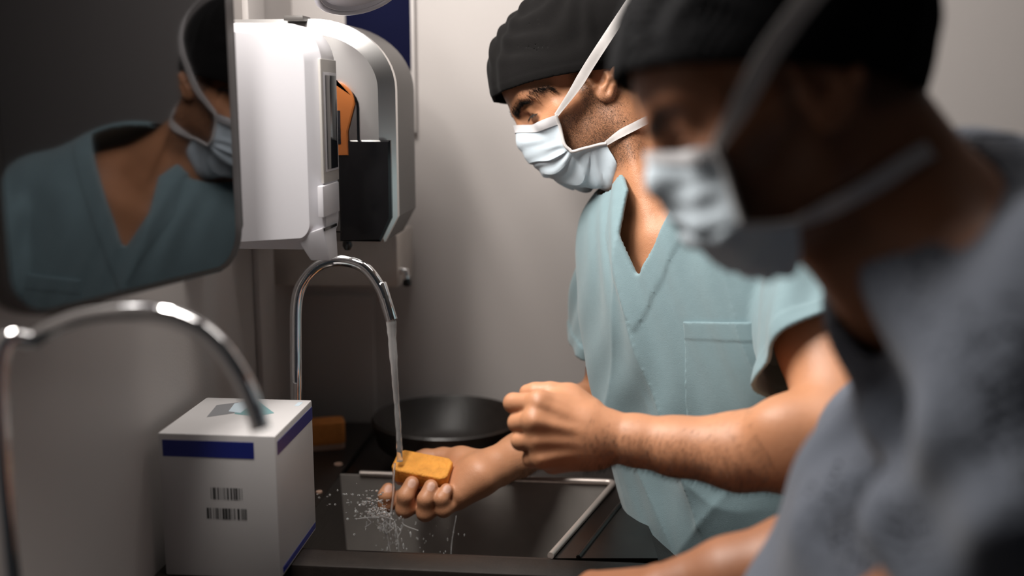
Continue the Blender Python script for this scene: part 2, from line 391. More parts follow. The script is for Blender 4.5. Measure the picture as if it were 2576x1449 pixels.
def rounded_path(pts, r=0.012, n=5):
    out = [pts[0]]
    for a, b, c in zip(pts[:-2], pts[1:-1], pts[2:]):
        u, v = unit(a-b), unit(c-b)
        for k in range(n+1):
            t = k/n; p = b+u*r*(1-t)**2+v*r*t*t; out.append(p)
    out.append(pts[-1]); return out
up = np.array([0, 0, 0.002])
obj('rim', tube('rim', [p+up for p in rounded_path([NR, FR, FL+np.array([0.03, 0, 0])], 0.014)], 0.0042, 12), M['rim'], sink)
# front deck on the person's side, sloping to the outer edge
D0, D1, D2, D3 = NR, HZ(1655, 1402, z), HZ(1600, 1216, z), FR
obj('front_deck', prism('front_deck', [p-np.array([0, 0, 0.006]) for p in (D0, D1, D2, D3)], (0, 0, 0.005)), M['steel_dark'], sink)
obj('deck_ridge', tube('deck_ridge', [HZ(1455, 1402, z), HZ(1555, 1275, z), HZ(1590, 1240, z)], 0.003, 10), M['steel_dark'], sink)
E1, E2 = HZ(1722, 1402, z-0.03), HZ(1600, 1190, z-0.03)
obj('edge_trim', hexa('edge_trim', [D1-np.array([0, 0, .05]), E1-np.array([0, 0, .05]), E2-np.array([0, 0, .05]), D2-np.array([0, 0, .05]), D1-up*2, E1, E2, D2-up*2], 0.002), M['ledge'], sink)
yb = FR[1]
obj('back_deck', box('back_deck', (xe+0.001, yb+0.004, z-0.03), (E2[0], YF-0.014, z-0.006), 0.003), M['steel_dark'], sink)
# near end apron
obj('end_apron', hexa('end_apron', [(xe, NR[1]-0.05, 0.30), (D1[0]+0.06, NR[1]-0.05, 0.30), (D1[0]+0.06, NR[1]-0.003, 0.30), (xe, NR[1]-0.003, 0.30),
    (xe, NR[1]-0.05, z), (D1[0]+0.06, NR[1]-0.05, z), (D1[0]+0.06, NR[1]-0.003, z), (xe, NR[1]-0.003, z)], 0.004), M['ledge'], sink)
obj('front_apron', hexa('front_apron', [(D1[0], NR[1], 0.3), (D1[0]+0.012, NR[1], 0.3), (E2[0]+0.012, YF-0.02, 0.3), (E2[0], YF-0.02, 0.3),
    (D1[0], NR[1], z-0.055), (D1[0]+0.012, NR[1], z-0.055), (E2[0]+0.012, YF-0.02, z-0.055), (E2[0], YF-0.02, z-0.055)]), M['steel_dark'], sink)
obj('pedestal', box('pedestal', (XW+0.002, NR[1]-0.03, 0.001), (xe+0.22, YF-0.03, 0.32), 0.01), M['steel_dark'], sink)
# round dark basin behind the trough
cb = HZ(1125, 1098, z+0.03); Rb = 0.108
bas = empty('wash_basin', (cb[0], cb[1], z-0.006), 'round dark basin standing behind the trough by the far wall', 'basin')
obj('bowl', lathe('bowl', [(0.0, -0.030), (0.06, -0.030), (0.09, -0.012), (Rb, 0.028), (Rb+0.004, 0.034), (Rb+0.007, 0.030), (Rb-0.002, -0.006), (0.07, -0.035), (0.0, -0.035)], (cb[0], cb[1], z+0.030)), M['ledge'], bas)
obj('drain', lathe('drain', [(0, 0.0), (0.011, 0.0), (0.012, 0.003), (0.008, 0.005), (0, 0.006)], (cb[0]+0.01, cb[1], z+0.0005)), M['rim'], bas)
# ------------------------------------------------------------------ white soap dispenser
def profile_solid(name, prof, y0, y1, ch, ch2=None):
    """closed (x,z) profile extruded from y0 to y1; ch = (inset, depth) of the chamfer on the near side"""
    c = np.mean(np.array(prof), 0); n = len(prof)
    pr = np.array(prof)
    def ring(s, y):                        # inset by moving along the outline normals
        nx = np.roll(pr, -1, 0)-np.roll(pr, 1, 0); nr = np.stack([nx[:, 1], -nx[:, 0]], 1); nr /= np.linalg.norm(nr, axis=1)[:, None]+1e-9
        q = pr-nr*s; return [(a, y, b) for a, b in q]
    rings = [ring(ch[0], y0+0.0), ring(ch[0]*0.9, y0-0.0), ring(0, y0+ch[1]), ring(0, y1-(ch2 or ch)[1]), ring((ch2 or ch)[0], y1)]
    vs = [p for r in rings for p in r]; fs = []
    for i in range(len(rings)-1):
        for k in range(n): fs.append((i*n+k, i*n+(k+1) % n, (i+1)*n+(k+1) % n, (i+1)*n+k))
    fs.append(tuple(range(n))[::-1]); fs.append(tuple((len(rings)-1)*n+k for k in range(n)))
    me = mesh(name, vs, fs); bm = bmesh.new(); bm.from_mesh(me); bmesh.ops.remove_doubles(bm, verts=bm.verts[:], dist=1e-5); bmesh.ops.recalc_face_normals(bm, faces=bm.faces[:]); bm.to_mesh(me); bm.free()
    return auto_smooth(me, 28)
y0 = 1.235; xf = float(HY(804, 330, y0)[0]); zt = float(HY(640, 57, y0)[2]); zb = float(HY(640, 631, y0)[2]); y1 = float(HX(848, 330, xf)[1])
wd = empty('soap_dispenser', (XW, (y0+y1)/2, zb), 'white plastic soap dispenser with a narrow dark window, on left wall', 'dispenser')
def arc(cx, cz, rx, rz, a0, a1, n=9): return [(cx+rx*math.cos(math.radians(a0+(a1-a0)*k/n)), cz+rz*math.sin(math.radians(a0+(a1-a0)*k/n))) for k in range(n+1)]
pr = [(XW+0.012, zb)]+arc(xf-0.030, zb+0.034, 0.030, 0.034, -90, 0)+arc(xf-0.040, zt-0.045, 0.040, 0.045, 0, 90)+[(XW+0.012, zt+0.002)]
obj('housing', profile_solid('housing', pr, y0, y1, (0.0175, 0.017), (0.004, 0.004)), M['white_plastic'], wd)
obj('back_plate', box('back_plate', (XW+0.0005, y0+0.004, zb-0.004), (XW+0.013, y1-0.002, zt+0.004), 0.002), M['white_plastic'], wd)
def onfront(px, py): return HX(px, py, xf)
def yz_plate(name, px0, px1, pyt, pyb, dx0, dx1, m, parent, bev=0.001, x=None):
    x = xf if x is None else x
    ya, yb_ = float(HX(px0, (pyt+pyb)/2, x)[1]), float(HX(px1, (pyt+pyb)/2, x)[1]); zt_, zb_ = float(HX((px0+px1)/2, pyt, x)[2]), float(HX((px0+px1)/2, pyb, x)[2])
    return obj(name, box(name, (x+dx0, ya, zb_), (x+dx1, yb_, zt_), bev), m, parent)
yz_plate('front_cover', 808, 847, 150, 458, -0.002, 0.0012, M['grey_plastic'], wd)
wf = yz_plate('window_frame', 813, 845, 183, 430, 0, 0.0022, M['white_plastic'], wd, 0.0006)
yz_plate('window', 816.5, 842, 190, 424, 0.0005, 0.0030, M['window'], wf, 0.0004)
yz_plate('push_bar', 807, 848, 462, 540, -0.004, 0.0030, M['white_plastic'], wd, 0.0015)
ya, yb_ = float(HX(812, 560, xf)[1]), float(HX(846, 560, xf)[1]); zn0 = float(HX(830, 565, xf)[2]); zn1 = float(HX(830, 652, xf)[2])
obj('nozzle', hexa('nozzle', [(xf-0.020, ya+0.012, zn1), (xf+0.004, ya+0.012, zn1), (xf+0.004, yb_-0.010, zn1), (xf-0.020, yb_-0.010, zn1),
    (xf-0.034, ya, zn0-0.012), (xf+0.0, ya, zn0), (xf+0.0, yb_, zn0), (xf-0.034, yb_, zn0-0.012)], 0.003), M['white_plastic'], wd)
yz_plate('slot', 814, 845, 568, 575, -0.001, 0.0015, M['black_plastic'], wd, 0.0002)
# ------------------------------------------------------------------ chrome towel dispenser
y0 = 1.40; xf2 = float(HY(990, 330, y0)[0]); y1 = float(HX(1049, 330, xf2)[1]); zt = float(HY(800, 45, y0)[2]); zb = float(HY(900, 612, y0)[2])
td = empty('towel_dispenser', (XW, (y0+y1)/2, zb), 'chrome sided rounded towel dispenser with grey front, behind the white dispenser', 'dispenser')
def pz(py): return float(HY(900, py, y0)[2])
def pxx(px): return float(HY(px, 330, y0)[0])
prof = [(XW+0.010, zb), (pxx(955), zb), (pxx(990), pz(548))]+arc(pxx(990)-0.110, pz(225), 0.110, zt-pz(225), 0, 90, 14)+[(XW+0.010, zt)]
ych = y0+0.030
obj('chrome_housing', profile_solid('chrome_housing', prof, y0, ych, (0.022, 0.016), (0.0005, 0.0005)), M['chrome_soft'], td)
obj('front_shell', profile_solid('front_shell', prof, ych+0.0005, y1, (0.0005, 0.0005), (0.022, 0.020)), M['dgrey_plastic'], td)
pin = [(XW+0.012, pz(585)), (pxx(902), pz(585))]+arc(pxx(905)-0.055, pz(270), 0.055, pz(196)-pz(270), 0, 90, 10)+[(XW+0.012, pz(196))]
obj('side_panel', profile_solid('side_panel', pin, y0-0.0035, y0+0.003, (0.003, 0.002), (0.0005, 0.0005)), M['chrome_dark'] if 'chrome_dark' in M else M['chrome'], td)
low_ = [(pxx(850), zb+0.003), (pxx(953), zb+0.003), (pxx(983), pz(546)), (pxx(983), pz(352)), (pxx(850), pz(352))]
obj('dark_reflection', profile_solid('dark_reflection', low_, y0-0.0060, y0+0.004, (0.004, 0.003), (0.0005, 0.0005)), M['black_reflection'], td)  # dark half of the chrome's reflection, built as a black plate
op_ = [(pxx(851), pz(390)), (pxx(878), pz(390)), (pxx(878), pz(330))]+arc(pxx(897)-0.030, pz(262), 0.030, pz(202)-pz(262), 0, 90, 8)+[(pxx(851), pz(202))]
oi = obj('sponge_reflection', profile_solid('sponge_reflection', op_, y0-0.0080, y0-0.002, (0.002, 0.001), (0.0005, 0.0005)), M['orange_reflection'], td)  # orange sponge's reflection in the chrome, built as a coloured plate
obj('reflection_slot', box('reflection_slot', (pxx(850), y0-0.0086, pz(362)), (pxx(861), y0-0.0070, pz(278)), 0.0006), M['window'], oi)  # dark slot within the painted reflection
obj('hinge_bracket', box('hinge_bracket', (pxx(726), y0-0.006, pz(52)), (pxx(775), y0+0.03, pz(38)), 0.002), M['dgrey_plastic'], td)
obj('outlet_knob', lathe('outlet_knob', [(0, 0), (0.006, 0), (0.007, -0.006), (0.004, -0.012), (0, -0.012)], (pxx(857), y0+0.02, zb)), M['black_plastic'], td)
# small steel dispenser further back
y2 = y1+0.02; xs1 = float(HY(1000, 660, y2)[0]); zs1 = float(HY(900, 590, y2)[2]); zs0 = float(HY(900, 722, y2)[2])
sd = empty('steel_dispenser', (XW, y2, zs0), 'small brushed steel box dispenser low on wall beyond the towel dispenser', 'dispenser')
obj('case', box('case', (XW+0.001, y2, zs0), (xs1, YF-0.02, zs1), 0.004), M['steel'], sd)
kz = float(HX(1015, 675, xs1)[2])
obj('lever', tube('lever', [(xs1, y2+0.02, kz), (xs1+0.008, y2+0.02, kz), (xs1+0.010, y2+0.02, kz-0.012)], 0.0055, 12), M['chrome'], sd)
obj('lever_tip', lathe('lever_tip', [(0, -0.007), (0.006, -0.005), (0.007, 0), (0.005, 0.006), (0, 0.007)], (xs1+0.010, y2+0.02, kz-0.018)), M['black_plastic'], sd)
# ------------------------------------------------------------------ navy poster, lamp
pa, pb = HY(866, -120, YF), HY(1038, 175, YF)
po = empty('wall_poster', (pa[0], YF, pb[2]), 'dark navy poster on the far wall above the dispensers', 'poster')
obj('print', box('print', (pa[0], YF-0.006, pb[2]), (pb[0], YF-0.001, pa[2]), 0.0005), M['navy'], po)
obj('edge_strip', box('edge_strip', (pb[0], YF-0.012, pb[2]-0.1), (pb[0]+0.006, YF-0.0005, pa[2]), 0.001), M['pale_grey'], po)
lc = P(896, -42, 1.30)
lp = empty('wall_lamp', V3((XW, lc[1], lc[2])), 'white round lamp head cut off by the top edge, above the dispensers', 'lamp')
aim = unit(np.array([0.30, -0.35, -0.9]))
obj('head', lathe('head', [(0, -0.035), (0.020, -0.034), (0.040, -0.026), (0.050, -0.008), (0.0525, 0.004), (0.050, 0.010), (0.046, 0.010), (0.043, 0.006), (0.030, 0.010), (0, 0.012)], lc, aim), M['white_plastic'], lp)
obj('rim_ring', lathe('rim_ring', [(0.0505+0.0035*math.cos(a), 0.010+0.0035*math.sin(a)) for a in np.linspace(0, 2*math.pi, 13)], lc, aim), M['white_plastic'], lp)
q0 = lc-aim*0.034
obj('arm', tube('arm', catmull([q0, q0+np.array([-0.02, 0, 0.05]), q0+np.array([-0.08, 0, 0.06]), (XW+0.001, lc[1], lc[2]+0.10)], 6), 0.009, 14), M['white_plastic'], lp)
fx = empty('added_wall_light', (XW, 1.06, 1.84), 'long slim wall light added above the sink, unseen', 'lamp')  # added housing around the unseen key light
obj('added_light_housing', hexa('added_light_housing', [(XW+0.001, 0.74, 1.84), (XW+0.055, 0.74, 1.84), (XW+0.055, 1.38, 1.84), (XW+0.001, 1.38, 1.84), (XW+0.001, 0.74, 1.97), (XW+0.070, 0.74, 1.97), (XW+0.070, 1.38, 1.97), (XW+0.001, 1.38, 1.97)], 0.004), M['white_plastic'], fx)
# ------------------------------------------------------------------ black glossy panel (mirrors the room)
TH = math.radians(14.0)
nM = np.array([math.cos(TH), -math.sin(TH), 0.0]); tM = np.array([-math.sin(TH), -math.cos(TH), 0.0])
M0 = P(608, 480, 1.18); M0[2] = 0
zb = float(P(480, 740, 1.02)[2]); zt = 1.50+0.17; Lp = 0.34; th = 0.026
mp = empty('dark_panel', (M0[0]+tM[0]*0.15, M0[1]+tM[1]*0.15, zb), 'glossy black panel with rounded corners at left edge, mirroring a masked man', 'mirror')
out = rrect(Lp, zt-zb, 0.045, 8)
def slab(name, outl, lift, th, bev=0.0):
    poly = [M0+tM*a+np.array([0, 0, zb+b])+nM*lift for a, b in outl]; return prism(name, poly, -nM*th, bev)
obj('body', slab('body', out, 0, th, 0.004), M['panel_edge'], mp)
gin = rrect(Lp-0.020, zt-zb-0.012, 0.038, 8); obj('glossy_face', slab('glossy_face', [(a+0.017, b+0.006) for a, b in gin], 0.0012, 0.003), M['mirror'], mp)
mid = M0+tM*0.2-nM*th; obj('wall_bracket', tube('wall_bracket', [(mid[0], mid[1], zb+0.15), (XW+0.001, mid[1], zb+0.15)], 0.02, 14), M['panel_edge'], mp)
# ------------------------------------------------------------------ faucets
def faucet(name, label, pts, r, base, tip_len):
    f = empty(name, base, label, 'faucet', 'gooseneck faucets on the wall ledge')
    path = catmull(pts, 10)
    obj('spout', tube('spout', path, r, 22), M['chrome'], f)
    d = unit(path[-1]-path[-3])
    obj('outlet', tube('outlet', [path[-1]-d*tip_len, path[-1]-d*(tip_len-0.001), path[-1]+d*0.001], [r*1.0, r*1.07, r*1.07], 22), M['chrome'], f)
    b = np.array(base); obj('base', lathe('base', [(0, 0.0005), (r*1.9, 0.0005), (r*1.9, 0.006), (r*1.5, 0.014), (r*1.25, 0.03), (r*1.02, 0.034), (0, 0.034)], b), M['chrome'], f)
    return f
dF = 1.425
fb = P(745, 1000, dF); vz = np.array([0, 0, 1.0])
base = np.array([fb[0]-0.004, fb[1], ZL])
RF = 0.0078
faucet('gooseneck_faucet', 'polished chrome gooseneck faucet running water onto the orange sponge', [base+vz*0.002, P(745, 1000, dF), P(744, 870, dF), P(746, 760, dF), P(765, 705, dF), P(805, 666, dF), P(858, 655, dF), P(915, 672, dF-0.002), P(955, 722, dF-0.004), P(975, 775, dF-0.005), P(984, 804, dF-0.006)], RF, base, 0.05)
d2 = 0.86
nb_ = HZ(60, 1500, ZL); nb_ = P(20, 1300, d2); nbase = np.array([max(XW+0.03, nb_[0]), nb_[1], ZL])
def Q(px, py): return P(px, py, d2)
faucet('gooseneck_faucet', 'out-of-focus gooseneck faucet arching in front of the white box', [nbase+vz*0.002, np.array([nbase[0], nbase[1], Q(20, 950)[2]]), Q(90, 850), Q(190, 800), Q(310, 785), Q(430, 797), Q(530, 850), Q(600, 940), Q(637, 1020), Q(655, 1078)], 0.0078, nbase, 0.004)
# ------------------------------------------------------------------ glove box
yn, yf = float(HZ(690, 1475, ZL)[1]), float(HZ(797, 1332, ZL)[1])
xr = float(HZ(797, 1330, ZL)[0])
yn = float(HX(692, 1105, xr)[1]); zt = float(HX(785, 1006, xr)[2]); yf = float(HX(785, 1006, xr)[1])
xl = float(HY(397, 1108, yn)[0]); xl = max(xl, XW+0.004)
bx_ = empty('glove_box', ((xl+xr)/2, (yn+yf)/2, ZL), 'white cardboard box with navy stripes and barcodes on the ledge', 'box')
obj('carton', box('carton', (xl, yn, ZL+0.0005), (xr, yf, zt), 0.0025), M['card'], bx_)
def near(px, py): return HY(px, py, yn)
def nplate(name, px0, py0, px1, py1, m, lift=0.0004):
    a, b = near(px0, py1), near(px1, py0); return obj(name, box(name, (a[0], yn-lift, a[2]), (b[0], yn+0.0003, b[2])), m, bx_)
def rplate(name, px0, py0, px1, py1, m, lift=0.0004):
    """print on the right side: corners given at the near and far end, heights follow"""
    a, b = HX(px0, py0, xr), HX(px1, py1, xr); return obj(name, box(name, (xr-0.0003, a[1], min(a[2], b[2])), (xr+lift, b[1], max(a[2], b[2]))), m, bx_)
nplate('stripe', 410, 1113, 638, 1147, M['blue'])
zs1_ = near(600, 1113)[2]; zs0_ = near(600, 1147)[2]
obj('stripe', box('stripe', (xr-0.0003, yn+0.006, zs0_), (xr+0.0004, yf-0.002, zs1_)), M['blue'], bx_)
obj('stripe', box('stripe', (xr-0.0003, yn+0.010, ZL+0.004), (xr+0.0004, yf-0.004, ZL+0.011)), M['blue'], bx_)
def barcode(px0, py0, px1, py1, n, seed):
    r = random.Random(seed); bm = bmesh.new(); x = px0; a = near(px0, py0); b = near(px1, py1)
    ws = [r.choice((1, 1, 2, 3, 4)) for _ in range(2*n)]; tot = sum(ws); t = 0
    for i, w in enumerate(ws):
        if i % 2 == 0:
            x0 = a[0]+(b[0]-a[0])*t/tot; x1 = a[0]+(b[0]-a[0])*(t+w)/tot
            c = [(x0, yn-0.0004, b[2]), (x1, yn-0.0004, b[2]), (x1, yn-0.0004, a[2]), (x0, yn-0.0004, a[2])]; v = [bm.verts.new(V3(q)) for q in c]; f = bm.faces.new(v)
            e = bmesh.ops.extrude_face_region(bm, geom=[f]); bmesh.ops.translate(bm, verts=[q for q in e['geom'] if isinstance(q, bmesh.types.BMVert)], vec=(0, 0.0005, 0))
        t += w
    obj('barcode', bmmesh('barcode', bm), M['ink'], bx_)
barcode(530, 1226, 612, 1258, 16, 3); barcode(520, 1277, 624, 1308, 20, 5)
def tplate(name, pts, m, lift=0.0003):
    obj(name, prism(name, [HZ(a, b, zt-0.0002) for a, b in pts], (0, 0, 0.0002+lift)), m, bx_)
tplate('printed_picture', [(520, 1050), (545, 1020), (600, 1013), (590, 1040)], M['ink_grey'])
tplate('printed_picture', [(590, 1042), (605, 1012), (650, 1010), (690, 1040), (640, 1048)], M['ink_teal'])
tplate('printed_picture', [(575, 1036), (590, 1016), (615, 1012), (625, 1024), (605, 1040)], M['ink_pale'], 0.0005)
tplate('printed_picture', [(740, 1022), (750, 1013), (762, 1013), (752, 1022)], M['ink_pale'])
# ------------------------------------------------------------------ things on the ledge
c0 = HZ(838, 1128, ZL)
def sponge(name, label, c, ax, u, n, L, Wd, H, m, parts=True, cat='sponge'):
    """scrub sponge: six-sided block, waisted, with a bristle face; ax long axis, u width axis, n up"""
    e = empty(name, c-n*H/2, label, cat)
    outl = [(-0.5, -0.36), (-0.40, -0.5), (0.40, -0.5), (0.5, -0.34), (0.5, 0.34), (0.40, 0.5), (-0.40, 0.5), (-0.5, 0.36)]
    poly = [c+ax*L*a+u*Wd*b-n*H*0.30 for a, b in outl]
    obj('foam', prism('foam', poly, n*H*0.80, 0.003, 3), m, e)
    obj('bristle_pad', prism('bristle_pad', [c+ax*L*a*0.97+u*Wd*b*0.96-n*H*0.5 for a, b in outl], n*H*0.21, 0.001), M['bristle'], e)
    return e
axw = unit(np.array([0.92, 0.35, 0.0])); uw = unit(np.cross(vz, axw))
sponge('scrub_sponge', 'orange scrub sponge lying on the wall ledge behind the white box', np.array([c0[0]-0.014, c0[1]+0.004, ZL+0.0225]), axw, uw, vz, 0.062, 0.038, 0.044, M['sponge2'])
# black pump bottle, mostly hidden by the box
pbx = HZ(806, 1240, ZL); pc = np.array([xe-0.016, yf+0.016, ZL])
pbt = empty('soap_bottle', pc, 'black pump bottle half hidden behind the white box', 'bottle')
obj('bottle_body', lathe('bottle_body', [(0, 0.0005), (0.011, 0.0005), (0.012, 0.004), (0.012, 0.045), (0.010, 0.055), (0.006, 0.060), (0.006, 0.068), (0, 0.068)], pc), M['black_plastic'], pbt)
obj('pump_head', tube('pump_head', [pc+vz*0.066, pc+vz*0.082, pc+np.array([0.006, -0.004, 0.086]), pc+np.array([0.024, -0.008, 0.082])], [0.005, 0.006, 0.005, 0.0035], 12), M['black_plastic'], pbt)
for px, py, r, lab in ((851, 1170, 0.0062, 'small pale round cap on the ledge beside the sponge'), (803, 1240, 0.0045, 'tiny pale cap on the ledge edge near the white box')):
    k = HZ(px, py, ZL); tag(obj('bottle_cap', lathe('bottle_cap', [(0, 0.0003), (r, 0.0003), (r*1.05, 0.0012), (r*0.95, 0.0028), (r*0.5, 0.0034), (0, 0.0034)], (min(k[0], xe-r-0.003), k[1], ZL)), M['bristle']), lab, 'cap')
# ------------------------------------------------------------------ people
class Frame:
    def __init__(s, o, pitch, yaw, sc=1.0, roll=0.0):
        a = math.radians(pitch); f = -CR*math.cos(a)-CV*math.sin(a); u = -CR*math.sin(a)+CV*math.cos(a); sd_ = -CW.copy()
        b = math.radians(yaw); f2 = f*math.cos(b)+sd_*math.sin(b); s2 = np.cross(u, f2)
        if np.dot(s2, sd_) < 0: s2 = -s2
        c = math.radians(roll); u2 = u*math.cos(c)+s2*math.sin(c); s3 = s2*math.cos(c)-u*math.sin(c)
        s.o, s.f, s.s, s.u, s.sc = np.array(o), f2, s3, u2, sc; s.R = np.stack([s.f, s.s, s.u])
    def __call__(s, f, l, u): return s.o+(s.f*f+s.s*l+s.u*u)*s.sc
    def local(s, p): return ((p-s.o)@s.R.T)/s.sc
def head_field(F, H, ears=True):
    c = H.sc
    cu = lambda u: u*0.88 if u < 0 else u
    def E(f, l, u, rf, rl, ru, k=0.02, op='+', R=None): F.ell(H(f, l, cu(u)), np.array([rf, rl, ru])*c, k*c, H.R if R is None else R@H.R, op)
    def C(a, b, ra, rb, k=0.012, op='+'): F.cone(H(a[0], a[1], cu(a[2])), H(b[0], b[1], cu(b[2])), ra*c, rb*c, k*c, op)
    E(0.004, 0, 0.058, 0.098, 0.076, 0.088)
    E(0.060, 0, 0.036, 0.043, 0.060, 0.048, 0.03)
    E(0.046, 0, -0.038, 0.046, 0.045, 0.050, 0.03)
    E(0.030, 0, -0.050, 0.046, 0.050, 0.044, 0.03)
    for s in (1, -1):
        C((0.096, 0.010*s, 0.019), (0.083, 0.040*s, 0.024), 0.0095, 0.010, 0.014)
        C((0.083, 0.040*s, 0.024), (0.062, 0.056*s, 0.014), 0.010, 0.010, 0.014)
        E(0.062, 0.043*s, -0.020, 0.025, 0.017, 0.015, 0.022)
        C((0.055, 0.058*s, -0.012), (0.015, 0.066*s, -0.004), 0.010, 0.009, 0.02)
        C((0.002, 0.058*s, -0.010), (0.004, 0.051*s, -0.062), 0.016, 0.017, 0.025)
        C((0.004, 0.051*s, -0.062), (0.058, 0.016*s, -0.086), 0.017, 0.015, 0.025)
    E(0.060, 0, -0.084, 0.017, 0.022, 0.015, 0.02)
    C((0.098, 0, 0.014), (0.106, 0, -0.022), 0.0085, 0.010, 0.012)
    E(0.105, 0, -0.030, 0.013, 0.014, 0.011, 0.010)
    for s in (1, -1):
        E(0.098, 0.034*s, 0.006, 0.016, 0.018, 0.012, 0.014, '-')
        E(0.0775, 0.0335*s, 0.0055, 0.0152, 0.0152, 0.0145, 0.006)
        C((0.0935, 0.022*s, 0.0115), (0.0835, 0.046*s, 0.010), 0.0028, 0.0028, 0.006)      # upper lid fold
        E(0.0935, 0.0335*s, -0.0010, 0.0060, 0.0115, 0.0024, 0.0012, '-')                   # lid opening
        C((0.0915, 0.023*s, -0.0050), (0.0845, 0.045*s, -0.0045), 0.0016, 0.0016, 0.006)
    if ears:
        for s in (1, -1):
            b = lambda f, l, u: (f, l*s, u)
            Re = np.array([[math.cos(.25), -s*math.sin(.25), 0], [s*math.sin(.25), math.cos(.25), 0], [0, 0, 1]])
            E(-0.006, 0.077*s, 0.004, 0.017, 0.0050, 0.027, 0.006, '+', Re)
            E(0.003, 0.0795*s, -0.022, 0.0095, 0.0050, 0.012, 0.005)
            cu = lambda u: u
            hx = [(0.010, 0.076, 0.004), (0.014, 0.075, 0.018), (0.008, 0.075, 0.029), (-0.006, 0.075, 0.032), (-0.019, 0.076, 0.026), (-0.0245, 0.0805, 0.012), (-0.021, 0.088, -0.004), (-0.012, 0.085, -0.017), (-0.003, 0.082, -0.026)]
            for a, q in zip(hx[:-1], hx[1:]): C(b(*a), b(*q), 0.0042, 0.0042, 0.004)
            ah = [(-0.002, 0.075, 0.022), (-0.0125, 0.080, 0.008), (-0.010, 0.087, -0.007), (0.000, 0.083, -0.0145)]
            for a, q in zip(ah[:-1], ah[1:]): C(b(*a), b(*q), 0.0032, 0.0036, 0.004)
            E(0.0005, 0.0885*s, 0.001, 0.0085, 0.0080, 0.0110, 0.003, '-')
            C(b(0.0115, 0.079, 0.002), b(0.0105, 0.080, -0.007), 0.0042, 0.0045, 0.004)
def mask_parts(parent, rows, d, H, FF, fold=0.004, half=0.032, edge=0.058, seed=0):
    """rows: [(front px), (mid px), (edge px)] from top to bottom hem; the far half mirrors the near one about the head's midplane"""
    G = []
    for rw in rows:
        line = []
        for (px, py), l in zip(rw, (0.0, half, edge)):
            dd = d; 
            for _ in range(6):                       # slide along the ray until the point sits l from the midplane
                p = P(px, py, dd); cur = H.local(p)[1]; dd += (cur-l)*H.sc/(-np.dot(ray(px, py), H.s))*1.0
            line.append(H.local(P(px, py, dd)))
        G.append(line)
    NV, NU = 8, 12
    cols = [catmull([G[i][j] for i in range(len(G))], NV) for j in range(3)]
    nr = len(cols[0]); grid = []
    for i in range(nr):
        c, m, e = [cols[j][i] for j in range(3)]
        pts = catmull([m*np.array([1, -1, 1]), c, m, e], NU)[NU:]
        full = [q*np.array([1, -1, 1]) for q in pts[:0:-1]]+pts
        grid.append(full)
    A = np.array(grid); nc = A.shape[1]
    # pleats: sharp ridges that run across and gather towards the edges
    cen = A.mean((0, 1)); v = np.linspace(0, len(rows)-1, nr)[:, None]; u = np.linspace(-1, 1, nc)[None, :]
    nrm = A-np.array([0.035, 0, -0.03]); nrm /= np.linalg.norm(nrm, axis=2)[:, :, None]
    saw = np.zeros((nr, nc))
    for v0, w, amp in ((3.0, 0.55, 1.0), (4.25, 0.6, 1.1), (5.4, 0.6, 1.0), (6.4, 0.45, 0.7)):
        t = (v+0.35*np.abs(u)*np.sin(v0*3+seed)-v0)/w; saw += amp*np.where((t > -1) & (t < 0.15), np.where(t < 0, t+1, 1-t/0.15), 0)
    body = sm(v, 0.9, 2.2)*sm(1-np.abs(u), 0.0, 0.25)
    A = A+nrm*(saw*body*fold)[:, :, None]+nrm*(0.0016*np.sin(9*u+5*v+seed)*np.sin(3.1*v-4*u)*body)[:, :, None]
    Wd = np.array([[H(*q) for q in r] for r in A]); sh_ = Wd.shape; fl_ = Wd.reshape(-1, 3)
    nw = (nrm@H.R); psh = np.zeros(sh_[:2])                 # keep the cloth clear of the skin, spreading each push smoothly
    for _ in range(14):
        dd = FF((Wd+nw*psh[:, :, None]).reshape(-1, 3).astype(np.float32)).reshape(sh_[:2]); psh = psh+np.clip(0.0035-dd, 0, 0.004)
        pd_ = np.pad(psh, 1, 'edge'); bl = (pd_[:-2, 1:-1]+pd_[2:, 1:-1]+pd_[1:-1, :-2]+pd_[1:-1, 2:])/4; psh = np.minimum(np.maximum(psh, 0.97*bl), 0.014)
    fl_ = (Wd+nw*psh[:, :, None]).reshape(-1, 3)
    Wd = fl_.reshape(sh_)
    def sheet(name, r0, r1, lift, th, m):
        sub = Wd[r0:r1+1]; nn = (nrm@H.R)[r0:r1+1]; a = sub+nn*lift; b = sub+nn*(lift-th); R_, C_ = a.shape[:2]
        vs = np.concatenate([a.reshape(-1, 3), b.reshape(-1, 3)]); o = R_*C_; fs = []
        for i in range(R_-1):
            for j in range(C_-1):
                k = i*C_+j; fs.append((k, k+1, k+C_+1, k+C_)); fs.append((o+k, o+k+C_, o+k+C_+1, o+k+1))
        for i in range(R_-1):
            for j in (0, C_-1): k = i*C_+j; fs.append((k, k+C_, o+k+C_, o+k) if j == 0 else (k+C_, k, o+k, o+k+C_))
        for j in range(C_-1):
            for i in (0, R_-1): k = i*C_+j; fs.append((k+1, k, o+k, o+k+1) if i == 0 else (k, k+1, o+k+1, o+k))
        return obj(name, auto_smooth(mesh(name, vs, fs), 38), m, parent)
    mk = sheet('face_mask', 0, nr-1, 0.0, 0.0014, M['mask'])
    bnd = sheet('nose_band', 0, NV, 0.0012, 0.0010, M['mask_band'])
    def rim(name, pts, w, m): return obj(name, tube(name, pts, w, 8), m, parent)
    for j in (0, nc-1):
        o_ = nrm@H.R; rim('mask_binding', [Wd[i, j]+o_[i, j]*0.0006 for i in range(nr)], 0.0022*H.sc, M['strap'])
    return Wd
